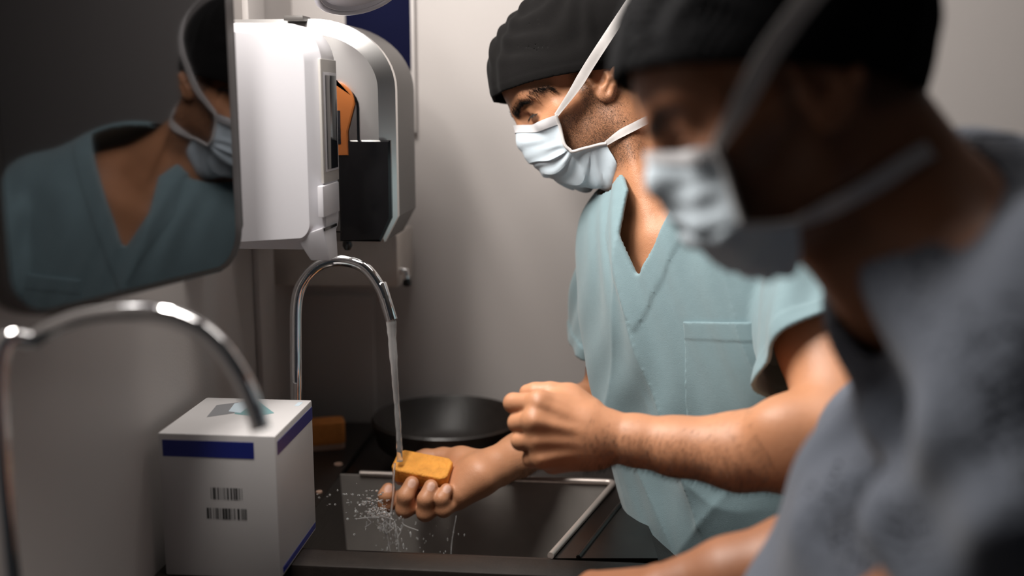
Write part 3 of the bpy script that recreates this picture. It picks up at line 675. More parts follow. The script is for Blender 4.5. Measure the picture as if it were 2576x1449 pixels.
def ribbon(name, pts, width, nrm, m, parent, th=0.0012, taper=None):
    pts = catmull(pts, 8); n = len(pts); vs, fs = [], []
    nr_ = catmull(nrm, 8) if isinstance(nrm, list) else [nrm]*n
    for i in range(n):
        t = unit(pts[min(i+1, n-1)]-pts[max(i-1, 0)]); b = unit(np.cross(t, nr_[i])); nn = np.cross(b, t); w = width if taper is None else width*(taper[0]+(taper[1]-taper[0])*min(1, i/(n*0.22)))
        for s_, k in ((-1, 0), (-0.33, 1), (0.33, 0.4), (1, 1)):            # a gathered, softly ribbed band
            vs.append(pts[i]+b*w*0.5*s_+nn*(th*(0.6+0.6*k)))
        for s_ in (1, -1): vs.append(pts[i]+b*w*0.5*s_-nn*th*0.3)
    for i in range(n-1):
        for k in range(6): a = i*6+k; c = i*6+(k+1) % 6; fs.append((a, c, c+6, a+6))
    fs.append(tuple(range(6))[::-1]); fs.append(tuple((n-1)*6+k for k in range(6)))
    return obj(name, auto_smooth(mesh(name, vs, fs), 60), m, parent)
def cap_part(name, H, c, r, plane, m, parent, h, seed=0, amp=1.0, flare=0.004):
    """fabric cap: shell around an ellipsoid, cut by a slanting lower edge; plane=(f0,u0,slope)"""
    c = np.array(c); r = np.array(r)
    def shape(q, grow):
        rr = r+grow; k0 = np.sqrt((((q-c)/rr)**2).sum(1)); k1 = np.sqrt((((q-c)/(rr*rr))**2).sum(1)); return k0*(k0-1)/np.maximum(k1, 1e-6)
    def fn(p, idx=None):
        q = H.local(p.astype(np.float64))
        f, l, u = q.T; t = u-(plane[1]+plane[2]*(f-plane[0]))
        w = 0.0016*np.sin(95*u+22*f+9*np.sin(30*f+seed)+5*np.sin(40*l))*sm(t, 0.015, 0.05)*sm(f, -0.06, 0.03)+0.0012*np.sin(60*f+40*u+4*np.sin(55*l+seed))+0.002*np.sin(31*u-25*f+seed+3*np.sin(22*l))*sm(t, 0.02, 0.06)
        d = shape(q, 0.0)-w*amp-flare*sm(-t, -0.05, 0.0)
        hem = 0.0008*sm(0.014-np.abs(t-0.0), 0, 0.006); d = d-hem
        sh = np.maximum(d, -(d+0.0035)); return (np.maximum(sh, -t*0.95)*H.sc).astype(np.float32)
    e = (np.max(r)+0.03)*H.sc; o = H(*c)
    v, f = sdf_mesh(fn, o-e, o+e, h); return obj(name, np_mesh(name, v, f), m, parent)

# ================================================================== person at the running faucet
ground = P(1830, 1400, 1.40)
man = empty('person', (ground[0], ground[1], 0), 'person in teal scrubs, black cap and mask washing hands with a sponge', 'person')
H = Frame(P(1485, 231, 1.46), 26, 4, 1.0)
F = Field(); head_field(F, H)
SL, SR = P(2035, 590, 1.30), P(1585, 598, 1.50); NB = P(1690, 500, 1.43)
ta = unit(SL-SR); pel = P(1960, 1480, 1.42); chest = P(1745, 735, 1.395); waist = P(1795, 1080, 1.395)
tt = unit(NB-waist); tt = unit(tt-ta*np.dot(tt, ta)); tc_ = np.cross(ta, tt)
if np.dot(tc_, CW) > 0: tc_ = -tc_
RT = np.stack([ta, tc_, tt])
# neck, upper chest, shoulders
F.cone(H(-0.028, 0, -0.020), NB-tc_*0.01, 0.053, 0.058, 0.03)
F.cone(H(0.004, 0, -0.060), NB+tc_*0.030-tt*0.02, 0.034, 0.038, 0.03)
for sgn in (1, -1):
    F.cone(H(-0.016, 0.058*sgn, -0.035), NB+tc_*0.062+ta*0.018*sgn-tt*0.045, 0.013, 0.012, 0.022)
    F.cone(NB+tc_*0.058+ta*0.020*sgn-tt*0.050, NB+ta*0.12*sgn+tc_*0.02-tt*0.03, 0.011, 0.012, 0.02)
    F.cone(NB-tc_*0.02+tt*0.03, (SL if sgn > 0 else SR)-tc_*0.01+tt*0.02, 0.045, 0.040, 0.04)
F.ell(NB+tc_*0.01+ta*0.015-tt*0.13, (0.115, 0.080, 0.120), 0.04, RT)
F.cone(SL, SR, 0.050, 0.046, 0.03)
# near arm
EL = P(2125, 1095, 1.115)
F.cone(SL, SL+(EL-SL)*0.55, 0.060, 0.052, 0.03); F.cone(SL+(EL-SL)*0.5, EL, 0.053, 0.047, 0.03)
F.chain([(EL, 0.047), (P(2000, 1122, 1.135), 0.0495), (P(1860, 1136, 1.158), 0.0415), (P(1700, 1123, 1.18), 0.0315), (P(1600, 1108, 1.192), 0.0275), (P(1515, 1096, 1.20), 0.0262)], 0.012)
F.ell(P(2020, 1068, 1.115), (0.050, 0.028, 0.028), 0.03, np.stack([CR, CW, CV]))
# fist of the near hand
W0 = P(1520, 1096, 1.20)
K = [P(1356, 1013, 1.186), P(1345, 1058, 1.178), P(1352, 1106, 1.182), P(1364, 1150, 1.184)]
cr = [P(1480, 1062, 1.198), P(1478, 1085, 1.193), P(1482, 1108, 1.193), P(1490, 1126, 1.198)]
for a, b, r in zip(cr, K, (0.0150, 0.0150, 0.0145, 0.0140)):
    F.cone(W0, a, 0.024, 0.020, 0.012); F.cone(a, b, 0.0185, r*0.86, 0.013)
back = -CW
for b, r in zip(K, (0.0125, 0.0128, 0.0120, 0.0112)): F.ell(b, (r, r, r), 0.008)
for a, b in zip(cr, K): F.cone(a+back*0.0165, b+back*0.0108, 0.0022, 0.0030, 0.007)      # tendons
F.cone(P(1430, 1075, 1.212), P(1385, 1090, 1.215), 0.020, 0.016, 0.012)
F.cone(P(1500, 1125, 1.205), P(1392, 1160, 1.205), 0.022, 0.0150, 0.014)
fg = [[(K[0], .0122), (P(1292, 1014, 1.208), .0112), (P(1316, 1036, 1.232), .0100), (P(1345, 1040, 1.236), .0088)],
      [(K[1], .0124), (P(1303, 1063, 1.203), .0112), (P(1326, 1082, 1.230), .0100), (P(1352, 1084, 1.236), .0088)],
      [(K[2], .0116), (P(1310, 1109, 1.198), .0106), (P(1338, 1122, 1.230), .0094), (P(1362, 1120, 1.236), .0082)],
      [(K[3], .0114), (P(1338, 1154, 1.200), .0102), (P(1355, 1155, 1.232), .0088), (P(1375, 1148, 1.236), .0078)]]
for ch in fg: F.chain(ch, 0.0035)
F.chain([(P(1478, 1040, 1.212), 0.020), (P(1430, 1002, 1.220), 0.0165), (P(1385, 990, 1.224), 0.0125), (P(1348, 988, 1.228), 0.0108), (P(1326, 987, 1.232), 0.0090)], 0.007)
F.cone(P(1440, 1020, 1.210), P(1375, 1015, 1.198), 0.016, 0.011, 0.012)
# far arm and the open hand
ER = P(1535, 1010, 1.60)
F.cone(SR, SR+(ER-SR)*0.5, 0.052, 0.043, 0.03); F.cone(SR+(ER-SR)*0.5, ER, 0.045, 0.040, 0.03)
F.chain([(ER, 0.041), (P(1450, 1048, 1.57), 0.043), (P(1370, 1105, 1.53), 0.036), (P(1300, 1148, 1.495), 0.0285), (P(1252, 1172, 1.475), 0.0255)], 0.012)
WR = P(1250, 1174, 1.474)
F.cone(WR, P(1205, 1195, 1.462), 0.0255, 0.0270, 0.012)
mc = [P(1052, 1232, 1.478), P(1090, 1248, 1.468), P(1122, 1258, 1.460), P(1150, 1258, 1.455)]
for b, r in zip(mc, (0.0125, 0.0128, 0.0125, 0.0120)): F.cone(P(1200, 1195, 1.466), b, 0.0215, r, 0.014)
F.cone(P(1215, 1200, 1.452), P(1160, 1240, 1.448), 0.021, 0.0165, 0.014)            # heel of the hand
fh = [[(mc[3], .0120), (P(1116, 1281, 1.434), .0108), (P(1110, 1254, 1.428), .0098), (P(1123, 1232, 1.434), .0086)],
      [(mc[2], .0126), (P(1070, 1290, 1.434), .0116), (P(1070, 1256, 1.426), .0106), (P(1084, 1224, 1.432), .0096)],
      [(mc[1], .0128), (P(1018, 1280, 1.442), .0120), (P(1020, 1248, 1.434), .0110), (P(1036, 1216, 1.440), .0098)],
      [(mc[0], .0125), (P(972, 1268, 1.462), .0108), (P(971, 1246, 1.456), .0102), (P(977, 1232, 1.460), .0094)]]
for ch in fh: F.chain(ch, 0.004)
F.chain([(P(1222, 1172, 1.480), 0.022), (P(1160, 1158, 1.498), 0.0185), (P(1115, 1152, 1.510), 0.0135), (P(1070, 1152, 1.510), 0.0112), (P(1038, 1156, 1.502), 0.0092)], 0.008)
F.cone(P(1175, 1170, 1.49), P(1090, 1205, 1.492), 0.016, 0.010, 0.012)
lo, hi = F.bounds()
TQ = Field(); TQ.ell(chest, (0.178, 0.112, 0.215), 0.03, RT)
v, f = sdf_mesh(F, lo, hi, 0.0016, F, keep=lambda c: ~((TQ(c) < -0.03) & (((c-NB)@tt) < -0.16)))
bme = np_mesh('body', v, f)
q = H.local(v); fq, lq, uq = q.T
al = np.abs(lq)
# stubble: cheeks, jaw, sideburns
beard = sm(-uq, 0.012, 0.030)*sm(fq, -0.034, 0.008)*sm(-uq, -0.2, -0.1)*sm(al, 0.015, 0.03)*(1-sm(-uq, 0.10, 0.125))
burn = sm(0.034-fq, 0, 0.010)*sm(fq, 0.010, 0.018)*sm(uq, -0.030, -0.015)*sm(0.045-uq, 0, 0.01)*sm(al, 0.045, 0.055)
hairl = sm(-fq, 0.022, 0.035)*sm(uq, -0.035, -0.02)*sm(0.1-al, 0, 0.02)*sm(0.06-uq, 0, 0.02)
inhead = (np.abs(fq) < 0.14)*(1-sm(al, 0.075, 0.11))*sm(uq, -0.15, -0.11)
beard = np.clip(beard*0.88+burn*0.95+hairl*0.6, 0, 1)*inhead
brow_c = np.array([[0.106, 0.007, 0.0125], [0.103, 0.014, 0.0180], [0.096, 0.028, 0.0235], [0.084, 0.044, 0.0245], [0.070, 0.056, 0.0205], [0.058, 0.062, 0.0150]])
brw = np.zeros(len(v)); bc = np.array(catmull(list(brow_c), 12))
for k in bc[::3]:
    for s_ in (1, -1): brw = np.maximum(brw, 0.42*(1-sm(np.linalg.norm(q-k*np.array([1, s_, 1]), axis=1), 0.0035, 0.0075)))
set_attr(bme, 'beard', np.maximum(beard, brw))
nail = np.zeros(len(v))
for ch, dr in [(c_, 'h') for c_ in fh]:
    dip, tip = ch[2][0], ch[3][0]; ax = unit(tip-dip); out = unit(-CW-ax*np.dot(-CW, ax)); cN = tip+out*ch[3][1]*0.9-ax*0.001
    w = v-cN; a = w@ax; sd2 = np.cross(ax, out); b = w@sd2; c2 = w@out
    nail = np.maximum(nail, (1-sm(np.sqrt((a/0.0068)**2+(b/0.0058)**2), 0.85, 1.0))*sm(c2, -0.006, -0.003))
set_attr(bme, 'nail', nail)
body = obj('body', bme, M['skin1'], man)
VN = vnormals(bme); rng = np.random.RandomState(5)
def pick(w, n): i = rng.choice(len(w), n, p=w/w.sum()); return i
# eyes
for s_ in (1, -1):
    ec = H(0.0775, 0.0335*s_, 0.0050); gz = unit(H.f*0.75-H.u*0.66)
    ey = obj('eyeball', lathe('eyeball', [(0.0136*math.sin(a), 0.0136*math.cos(a)) for a in np.linspace(0, math.pi, 17)], ec, gz), M['eye'], man)
    obj('iris', lathe('iris', [(0, 0.01395), (0.003, 0.0138), (0.0058, 0.0127), (0.0058, 0.0120), (0, 0.0120)], ec, gz), M['iris'], ey)
    # lashes
    n = 70; t = np.linspace(0, 1, n)[:, None]; A0, A1, A2 = H(0.0925, 0.022*s_, 0.0000), H(0.0975, 0.0335*s_, 0.0014), H(0.0850, 0.0465*s_, -0.0012)
    rt = (1-t)**2*A0+2*t*(1-t)*(A1*1.0)+t*t*A2; dr = H.f*0.8-H.u*0.75+H.s*s_*(t-0.4)*0.9+rng.randn(n, 3)*0.12
    hairs('eyelashes', rt, dr, 0.0070, 0.00022, M['hair'], man, 0.15, rng)
# eyebrows
for s_ in (1, -1):
    n = 950; t = rng.rand(n); bc = np.array(catmull(list(brow_c), 12)); idx = (t*(len(bc)-1)).astype(int); b0 = bc[idx].copy(); b0[:, 2] += rng.randn(n)*0.0036*(1-0.55*t); b0[:, 1] += rng.randn(n)*0.001; b0[:, 1] *= s_
    pw = np.array([H(*k) for k in b0]); 
    # project onto the skin
    for _ in range(5):
        dd = F(pw.astype(np.float32)); e_ = 0.0007; g_ = np.stack([F((pw+np.eye(3)[k]*e_).astype(np.float32))-dd for k in range(3)], 1)/e_; g_ /= np.linalg.norm(g_, axis=1)[:, None]+1e-6; pw = pw-g_*dd[:, None]
    dr = (-H.f*0.45)[None]+H.s[None]*s_*0.8+H.u[None]*(0.55-1.0*t[:, None])+g_*0.6+rng.randn(n, 3)*0.12
    hairs('eyebrow', pw, dr, 0.0072, 0.00021, M['hair'], man, 0.1, rng)
# stubble and arm hair
i = pick(beard**1.2+1e-9, 7000); hairs('stubble', v[i], VN[i]*0.7-H.u*0.7+rng.randn(len(i), 3)*0.25, 0.0026, 0.00013, M['hair'], man, 0, rng)
def arm_w(a, b, r): 
    ab = b-a; t = np.clip(((v-a)@ab)/(ab@ab), 0, 1); dd = np.linalg.norm(v-a-t[:, None]*ab, axis=1); return ((dd < r) & (t > 0.0) & (t < 1)).astype(float), t
wa, t_ = arm_w(P(1420, 1110, 1.2), P(2010, 1120, 1.145), 0.060)
wa *= (0.25+sm(-(VN@CV), -0.6, 0.5))*sm(t_, 0.0, 0.2)*(1-0.75*sm(t_, 0.5, 1.0)); i = pick(wa+1e-9, 3800)
hairs('arm_hair', v[i], VN[i]*0.30-CV*0.75-CR*0.35+rng.randn(len(i), 3)*0.2, 0.0068, 0.00011, M['hair'], man, 0.2, rng)
wb, t_ = arm_w(P(1260, 1180, 1.47), P(1440, 1060, 1.57), 0.055); wb *= 0.15+sm(-(VN@CV), -0.2, 0.7); i = pick(wb+1e-9, 1100)
hairs('arm_hair', v[i], VN[i]*0.3-CV*0.8-CR*0.5+rng.randn(len(i), 3)*0.2, 0.006, 0.00011, M['hair'], man, 0.2, rng)
# ---- cap
cap_part('cap', H, (-0.002, 0, 0.050), (0.121, 0.094, 0.102), (0.122, 0.047, 0.305), M['cap'], man, 0.0018, 1.0, 1.0, 0.005)
# ---- mask
rows = [[(1300, 316), (1352, 312), (1405, 292)], [(1302, 334), (1354, 331), (1409, 312)], [(1306, 368), (1362, 366), (1419, 360)], [(1335, 407), (1385, 398), (1433, 376)],
        [(1362, 431), (1405, 424), (1441, 381)], [(1395, 451), (1440, 440), (1466, 374)], [(1440, 466), (1490, 462), (1494, 367)], [(1490, 466), (1547, 441), (1521, 358)]]
mg = mask_parts(man, rows, 1.45, H, F, 0.0035, 0.034, 0.062, 0.4)
def onfield(px, py, d, lift, fn):
    ds = np.linspace(d, d+0.5, 501); pp = np.array([P(px, py, x) for x in ds]); e_ = fn(pp.astype(np.float32), None)-lift
    k = np.argmax(e_ < 0) if (e_ < 0).any() else int(np.argmin(e_)); return pp[k]
capc = np.array([-0.002, 0, 0.050]); capr = np.array([0.121, 0.094, 0.102])+0.003
FC = Field(); FC.ell(H(*capc), capr, 0.01, H.R); FC.ps += F.ps[:30]
tp = mg[0, -1]
st = [tp]+[onfield(px, py, 1.20, 0.0070, FC) for px, py in ((1445, 225), (1485, 160), (1520, 106), (1555, 53), (1590, 0), (1625, -55))]
st[1] = P(1445, 225, 0.35*float(np.dot(st[0]-CAM, CW))+0.65*float(np.dot(st[2]-CAM, CW))-0.002)
def fgrad(fn, p):
    e_ = 0.001; b0 = float(fn(p[None].astype(np.float32), None)[0]); return unit(np.array([float(fn((p+np.eye(3)[k]*e_)[None].astype(np.float32), None)[0])-b0 for k in range(3)])+1e-9)
ribbon('upper_strap', st, 0.0125, [fgrad(FC, p) for p in st], M['strap'], man, 0.0012, (0.45, 1.0))
le = mg[-1, -1]
st2 = [le]+[onfield(px, py, 1.22, 0.003, F) for px, py in ((1560, 337), (1600, 316), (1640, 296), (1680, 276), (1715, 262))]
ribbon('lower_strap', st2, 0.0105, [fgrad(F, p) for p in st2], M['strap'], man, 0.0012, (0.55, 1.0))
# ---- scrub top
VB = P(1576, 690, 1.30)
def top_field(ext):
    T = Field()
    T.ell(chest, (0.178, 0.112, 0.215), 0.03, RT)
    T.ell(waist, (0.158, 0.104, 0.215), 0.07, RT)
    T.ell(pel, (0.170, 0.125, 0.20), 0.09, RT)
    T.cone(SL, SR, 0.066, 0.064, 0.05)
    for sgn in (1, -1): T.cone(NB-tc_*0.012-tt*0.002, (SL if sgn > 0 else SR)-tc_*0.01+tt*0.02, 0.052, 0.046, 0.05)
    return T
TO = top_field(0)
dirL, dirR = unit(EL-SL), unit(ER-SR)
hemL = P(2088, 935, 1.19); hemR = P(1550, 872, 1.56)
hl = np.dot(hemL-SL, dirL); hr = np.dot(hemR-SR, dirR)
def cone_d(p, a, dr, L, r0, r1):
    w = p-a; t = np.clip(w@dr, 0, L); e = w-t[:, None]*dr; return np.sqrt(np.einsum('ij,ij->i', e, e))-(r0+(r1-r0)*t/L)
nL = unit(dirL*0.92+ta*0.30); nR = unit(dirR)
UPZ = unit(tt)
def shirt_fn(p, idx=None, torso=False):
    p = p.astype(np.float64)
    base = TO(p.astype(np.float32), None).astype(np.float64)
    qa, qc, qt = (p-VB)@ta, (p-VB)@tc_, (p-VB)@tt
    # folds: soft vertical drapes on the front, drawn towards the V and the pocket corner
    fr = sm(qc, -0.10, -0.02)
    rdg = lambda x: 1-2*np.abs(np.sin(x*0.5))**0.8
    w = 0.0038*rdg(qa*46+1.6*np.sin(qt*7+1)+qt*5)*sm(-qt, -0.10, 0.12)+0.0034*rdg(qa*27-qt*13+1.2*np.sin(qt*9)+1.0)+0.0022*rdg(qt*40+34*qa+2*np.sin(qa*22))*sm(-qt, 0.12, 0.25)
    w += 0.0010*np.sin(qa*120+4*np.sin(qt*17+qa*15))
    d0 = base-w*fr*2.2
    def sleeves(L_ext, grow):
        out = None
        for a, dr, L, r0, r1, nn, hm in ((SL, dirL, hl+0.05, 0.070, 0.086, nL, hemL), (SR, dirR, hr+0.05, 0.071, 0.074, nR, hemR)):
            w_ = (p-a)@dr; side = np.cross(dr, tc_); side /= np.linalg.norm(side)
            ang = np.arctan2((p-a)@np.cross(dr, side), (p-a)@side)
            fold = 0.005*np.sin(ang*5+w_*30+2*np.sin(w_*25))*sm(w_, 0.0, 0.10)+0.002*np.sin(ang*9-w_*55)
            cut = (p-hm)@nn-L_ext; fold = fold+0.0018*sm((p-hm)@nn+0.022, 0, 0.002)
            e = smax(cone_d(p, a, dr, L+0.06, r0, r1)-fold, cut, 0.002)
            out = e if out is None else np.minimum(out, e)
        return out
    so, si = (np.full(len(p), 1.0),)*2 if torso else (sleeves(0.0, 0), sleeves(0.03, 0))
    def sm2(a, b, k): h = np.maximum(k-np.abs(a-b), 0)/k; return np.minimum(a, b)-h*h*k*0.25
    do, di = sm2(d0, so, 0.007), sm2(d0, si, 0.007)
    # neckline band (a double layer along the V)
    lft = qa+0.004 < 0; qp = np.maximum(qt, 0)
    wv = np.where(lft, 0.003+0.55*np.minimum(qp, 0.05)+0.10*np.maximum(qp-0.05, 0)+0.9*np.maximum(qp-0.105, 0), 0.003+0.46*qp-0.45*np.maximum(qp-0.16, 0))
    vd = (np.abs(qa+0.004)-np.where(qt > 0, wv, 0.003+0.50*qt))*0.92
    band = sm(0.031-vd, 0.0, 0.0015)*sm(qc, -0.12, -0.09)
    do = do-0.0022*band; di = di
    sh = np.maximum(do, -(di+0.0058))
    neck = np.where(qt > 0, np.minimum(wv-np.abs(qa+0.004), qt), -np.sqrt(np.maximum(np.abs(qa+0.004)-0.003, 0)**2+qt**2))
    neck = np.where(qc > -0.115, neck, -0.05)
    nk = 0.070-cone_d(p, NB-tt*0.03, unit(H(-0.03, 0, -0.03)-NB), 0.3, 0, 0)
    cutn = np.maximum(neck, nk)
    sh = smax(sh, cutn, 0.003)
    return np.maximum(sh, 0.80-p[:, 2]).astype(np.float32)
lo, hi = TO.bounds(); lo = np.minimum(lo, np.minimum(hemL, hemR)-0.13); hi = np.maximum(hi, np.maximum(hemL, hemR)+0.13); lo[2] = 0.77
v2, f2 = sdf_mesh(shirt_fn, lo, hi, 0.0029, None, slack=1.5)
sh_me = np_mesh('scrub_top', v2, f2); top_o = obj('scrub_top', sh_me, M['teal'], man)
# chest pocket: a patch lifted off the cloth
pk = [P(1700, 812, 1.27), P(1868, 806, 1.23), P(1880, 1045, 1.27), P(1722, 1045, 1.30)]
a_ = [((x-VB)@ta, (x-VB)@tt) for x in pk]
pa0, pa1 = 0.5*(a_[0][0]+a_[3][0]), 0.5*(a_[0][0]+a_[3][0])+0.118; pt1 = a_[0][1]; pt0 = pt1-0.135
def pocket_fn(p, idx=None):
    p64 = p.astype(np.float64); s0 = shirt_fn(p, None, True).astype(np.float64); qa, qc, qt = (p64-VB)@ta, (p64-VB)@tc_, (p64-VB)@tt
    reg = np.maximum(np.maximum(pa0-qa, qa-pa1), np.maximum(pt0-qt, qt-pt1-0.02*(qa-pa0)))
    bandp = 0.0008*sm(qt-(pt1-0.022), 0, 0.002)
    outer = s0-0.0036-bandp; inner = -(s0+0.0025)
    return np.maximum(np.maximum(outer, inner), np.maximum(reg, 0.0-qc-0.12)).astype(np.float32)
pc_ = VB+ta*(pa0+pa1)/2+tt*(pt0+pt1)/2
v3, f3 = sdf_mesh(pocket_fn, pc_-0.14, pc_+0.14, 0.0017, None, slack=1.5)
if len(f3): obj('chest_pocket', np_mesh('chest_pocket', v3, f3), M['teal'], top_o)
# trousers and shoes
def legs(parent, pelv, m, face, right, h=0.007):
    L = Field(); pz_ = np.array([pelv[0], pelv[1], min(pelv[2], 0.92)])
    L.ell(pz_, (0.165, 0.125, 0.13), 0.05, np.stack([right, face, np.array([0, 0, 1.0])]))
    feet = []
    for s_ in (1, -1):
        hp = pz_+right*0.085*s_-np.array([0, 0, 0.06]); kn = hp+np.array([0, 0, 0.48-hp[2]])+face*0.02; an = kn+np.array([0, 0, 0.09-kn[2]])-face*0.03
        L.cone(hp, kn, 0.085, 0.062, 0.05); L.cone(kn, an, 0.062, 0.055, 0.04); feet.append(an)
    lo, hi = L.bounds(); lo[2] = 0.03; v, f = sdf_mesh(lambda p, i: np.maximum(L(p, i), 0.055-p[:, 2]), lo, hi, h); obj('trousers', np_mesh('trousers', v, f), m, parent)
    for an in feet:
        G = Field(); G.ell(an*np.array([1, 1, 0])+np.array([0, 0, 0.036])+face*0.03, (0.045, 0.13, 0.045), 0.02, np.stack([right, face, np.array([0, 0, 1.0])])); G.cone(an*np.array([1, 1, 0])+np.array([0, 0, 0.05]), an+np.array([0, 0, 0.01]), 0.045, 0.042, 0.03)
        lo, hi = G.bounds(); v, f = sdf_mesh(lambda p, i: np.maximum(G(p, i), 0.001-p[:, 2]), lo, hi, h); obj('shoe', np_mesh('shoe', v, f), M['shoe'], parent)
fl = unit(tc_*np.array([1, 1, 0])); legs(man, pel+CR*0.10, M['teal_dark'], fl, unit(np.cross(fl, vz)))
# ================================================================== person in front, out of focus
g2 = P(2480, 1300, 0.86)
man2 = empty('person', (g2[0]+0.06, g2[1], 0), 'blurred person in front, grey-blue scrubs, black cap and mask, head bowed', 'person')
H2 = Frame(P(2000, 262, 0.79), 18, -2, 1.0)
F2 = Field(); head_field(F2, H2)
NB2 = P(2350, 640, 0.78); S2L, S2R = P(2660, 870, 0.66), P(2490, 810, 0.98)
t2a = unit(S2L-S2R); ch2 = P(2660, 1060, 0.82); pel2 = P(2640, 1700, 0.95)
t2t = unit(NB2-pel2); t2t = unit(t2t-t2a*np.dot(t2t, t2a)); t2c = np.cross(t2a, t2t)
if np.dot(t2c, CR) > 0: t2c = -t2c
RT2 = np.stack([t2a, t2c, t2t])
F2.cone(H2(-0.028, 0, -0.020), NB2, 0.058, 0.062, 0.03); F2.cone(H2(0.005, 0, -0.060), NB2+t2c*0.03-t2t*0.02, 0.038, 0.042, 0.03)
for S_ in (S2L, S2R): F2.cone(NB2, S_+t2t*0.02, 0.050, 0.045, 0.04)
F2.ell(NB2-t2t*0.10-t2c*0.03, (0.09, 0.06, 0.09), 0.04, RT2)
E2L = P(2540, 1480, 0.66); E2R = P(2190, 1395, 0.98)
F2.cone(S2L, E2L, 0.055, 0.046, 0.03); F2.cone(S2R, E2R, 0.055, 0.045, 0.03)
W2L = P(2080, 1640, 0.78); W2R = P(1680, 1490, 1.02)
F2.chain([(E2L, 0.046), (E2L*0.7+W2L*0.3, 0.044), (W2L, 0.028)], 0.012)
F2.chain([(E2R, 0.045), (P(2020, 1418, 0.99), 0.046), (P(1840, 1455, 1.0), 0.037), (W2R, 0.028)], 0.012)
def simple_hand(F, w, dirn, upn, thumb_side):
    side = unit(np.cross(dirn, upn))*thumb_side
    for k, (o, L) in enumerate(((0.030, 0.088), (0.010, 0.092), (-0.010, 0.088), (-0.028, 0.080))):
        kn = w+dirn*L+side*o; F.cone(w+dirn*0.015+side*o*0.5, kn, 0.018, 0.0125, 0.012)
        p1 = kn+dirn*0.036-upn*0.016; p2 = p1+dirn*0.010-upn*0.022; p3 = p2-dirn*0.010-upn*0.016
        F.chain([(kn, 0.0118), (p1, 0.0105), (p2, 0.0095), (p3, 0.0082)], 0.004)
    F.chain([(w+dirn*0.02+side*0.022-upn*0.008, 0.018), (w+dirn*0.055+side*0.045-upn*0.018, 0.0135), (w+dirn*0.085+side*0.045-upn*0.028, 0.0115), (w+dirn*0.108+side*0.038-upn*0.034, 0.0095)], 0.008)
simple_hand(F2, W2R, unit(P(1560, 1500, 1.04)-W2R), unit(CV-CW*0.3), 1)
simple_hand(F2, W2L, unit(P(1960, 1700, 0.84)-W2L), unit(CV-CW*0.3), 1)
lo, hi = F2.bounds(); v, f = sdf_mesh(F2, lo, hi, 0.0026, F2); bme2 = np_mesh('body', v, f)
q = H2.local(v); fq, lq, uq = q.T; al = np.abs(lq)
beard2 = (sm(-uq, 0.010, 0.028)*sm(fq, -0.016, 0.004)*sm(al, 0.015, 0.03)*(1-sm(-uq, 0.10, 0.125))*0.7+sm(0.034-fq, 0, 0.010)*sm(fq, 0.010, 0.018)*sm(uq, -0.03, -0.015)*sm(0.045-uq, 0, 0.01)+sm(-fq, 0.022, 0.035)*sm(uq, -0.035, -0.02))
brw = np.zeros(len(v)); bc = np.array(catmull(list(brow_c), 12))
for k in bc[::4]:
    for s_ in (1, -1): brw = np.maximum(brw, 1-sm(np.linalg.norm(q-k*np.array([1, s_, 1]), axis=1), 0.0045, 0.008))
set_attr(bme2, 'beard', np.clip(beard2+brw, 0, 1)*((np.abs(fq) < 0.14) & (al < 0.078) & (uq > -0.13))); set_attr(bme2, 'nail', np.zeros(len(v)))
obj('body', bme2, M['skin2'], man2)
for s_ in (1, -1):
    ec = H2(0.0775, 0.0335*s_, 0.0050); gz = unit(H2.f*0.75-H2.u*0.66)
    ey = obj('eyeball', lathe('eyeball', [(0.0136*math.sin(a), 0.0136*math.cos(a)) for a in np.linspace(0, math.pi, 13)], ec, gz), M['eye'], man2)
    obj('iris', lathe('iris', [(0, 0.01395), (0.003, 0.0138), (0.0058, 0.0127), (0.0058, 0.0120), (0, 0.0120)], ec, gz), M['iris'], ey)
    pw = np.array([H2(*(k*np.array([1, s_, 1])+np.array([0.001, 0, 0]))) for k in bc]); pw = np.repeat(pw, 6, 0)+rng.randn(len(pw)*6, 3)*0.0018
    hairs('eyebrow', pw, np.tile(-H2.f*0.3+H2.s*s_*0.8, (len(pw), 1))+rng.randn(len(pw), 3)*0.15, 0.008, 0.0004, M['hair'], man2, 0.1, rng)
cap_part('cap', H2, (0.000, 0, 0.050), (0.119, 0.095, 0.100), (0.114, 0.055, 0.40), M['cap2'], man2, 0.003, 2.3)
rows2 = [[(1641, 384), (1722, 381), (1808, 370)], [(1646, 412), (1728, 412), (1818, 402)], [(1662, 470), (1740, 480), (1838, 470)], [(1690, 545), (1762, 560), (1862, 545)],
         [(1716, 590), (1790, 610), (1872, 562)], [(1770, 632), (1850, 650), (1915, 565)], [(1840, 668), (1930, 690), (1965, 562)], [(1905, 675), (2004, 690), (2012, 556)]]
mg2 = mask_parts(man2, rows2, 0.78, H2, F2, 0.0035, 0.034, 0.062, 1.4)
FC2 = Field(); FC2.ell(H2(0, 0, 0.050), np.array([0.119, 0.095, 0.100])+0.003, 0.01, H2.R); FC2.ps += F2.ps[:30]
st = [mg2[0, -1]]+[onfield(px, py, 0.60, 0.0075, FC2) for px, py in ((1850, 290), (1890, 215), (1930, 140), (1975, 75), (2030, 0), (2090, -70))]
ribbon('upper_strap', st, 0.014, [fgrad(FC2, p) for p in st], M['strap'], man2, 0.0014, (0.6, 1.0))
st2 = [mg2[-1, -1]]+[onfield(px, py, 0.60, 0.004, F2) for px, py in ((2070, 530), (2140, 495), (2210, 455), (2280, 410), (2340, 375))]
ribbon('lower_strap', st2, 0.013, [fgrad(F2, p) for p in st2], M['strap'], man2, 0.0014, (0.6, 1.0))
T2 = Field()
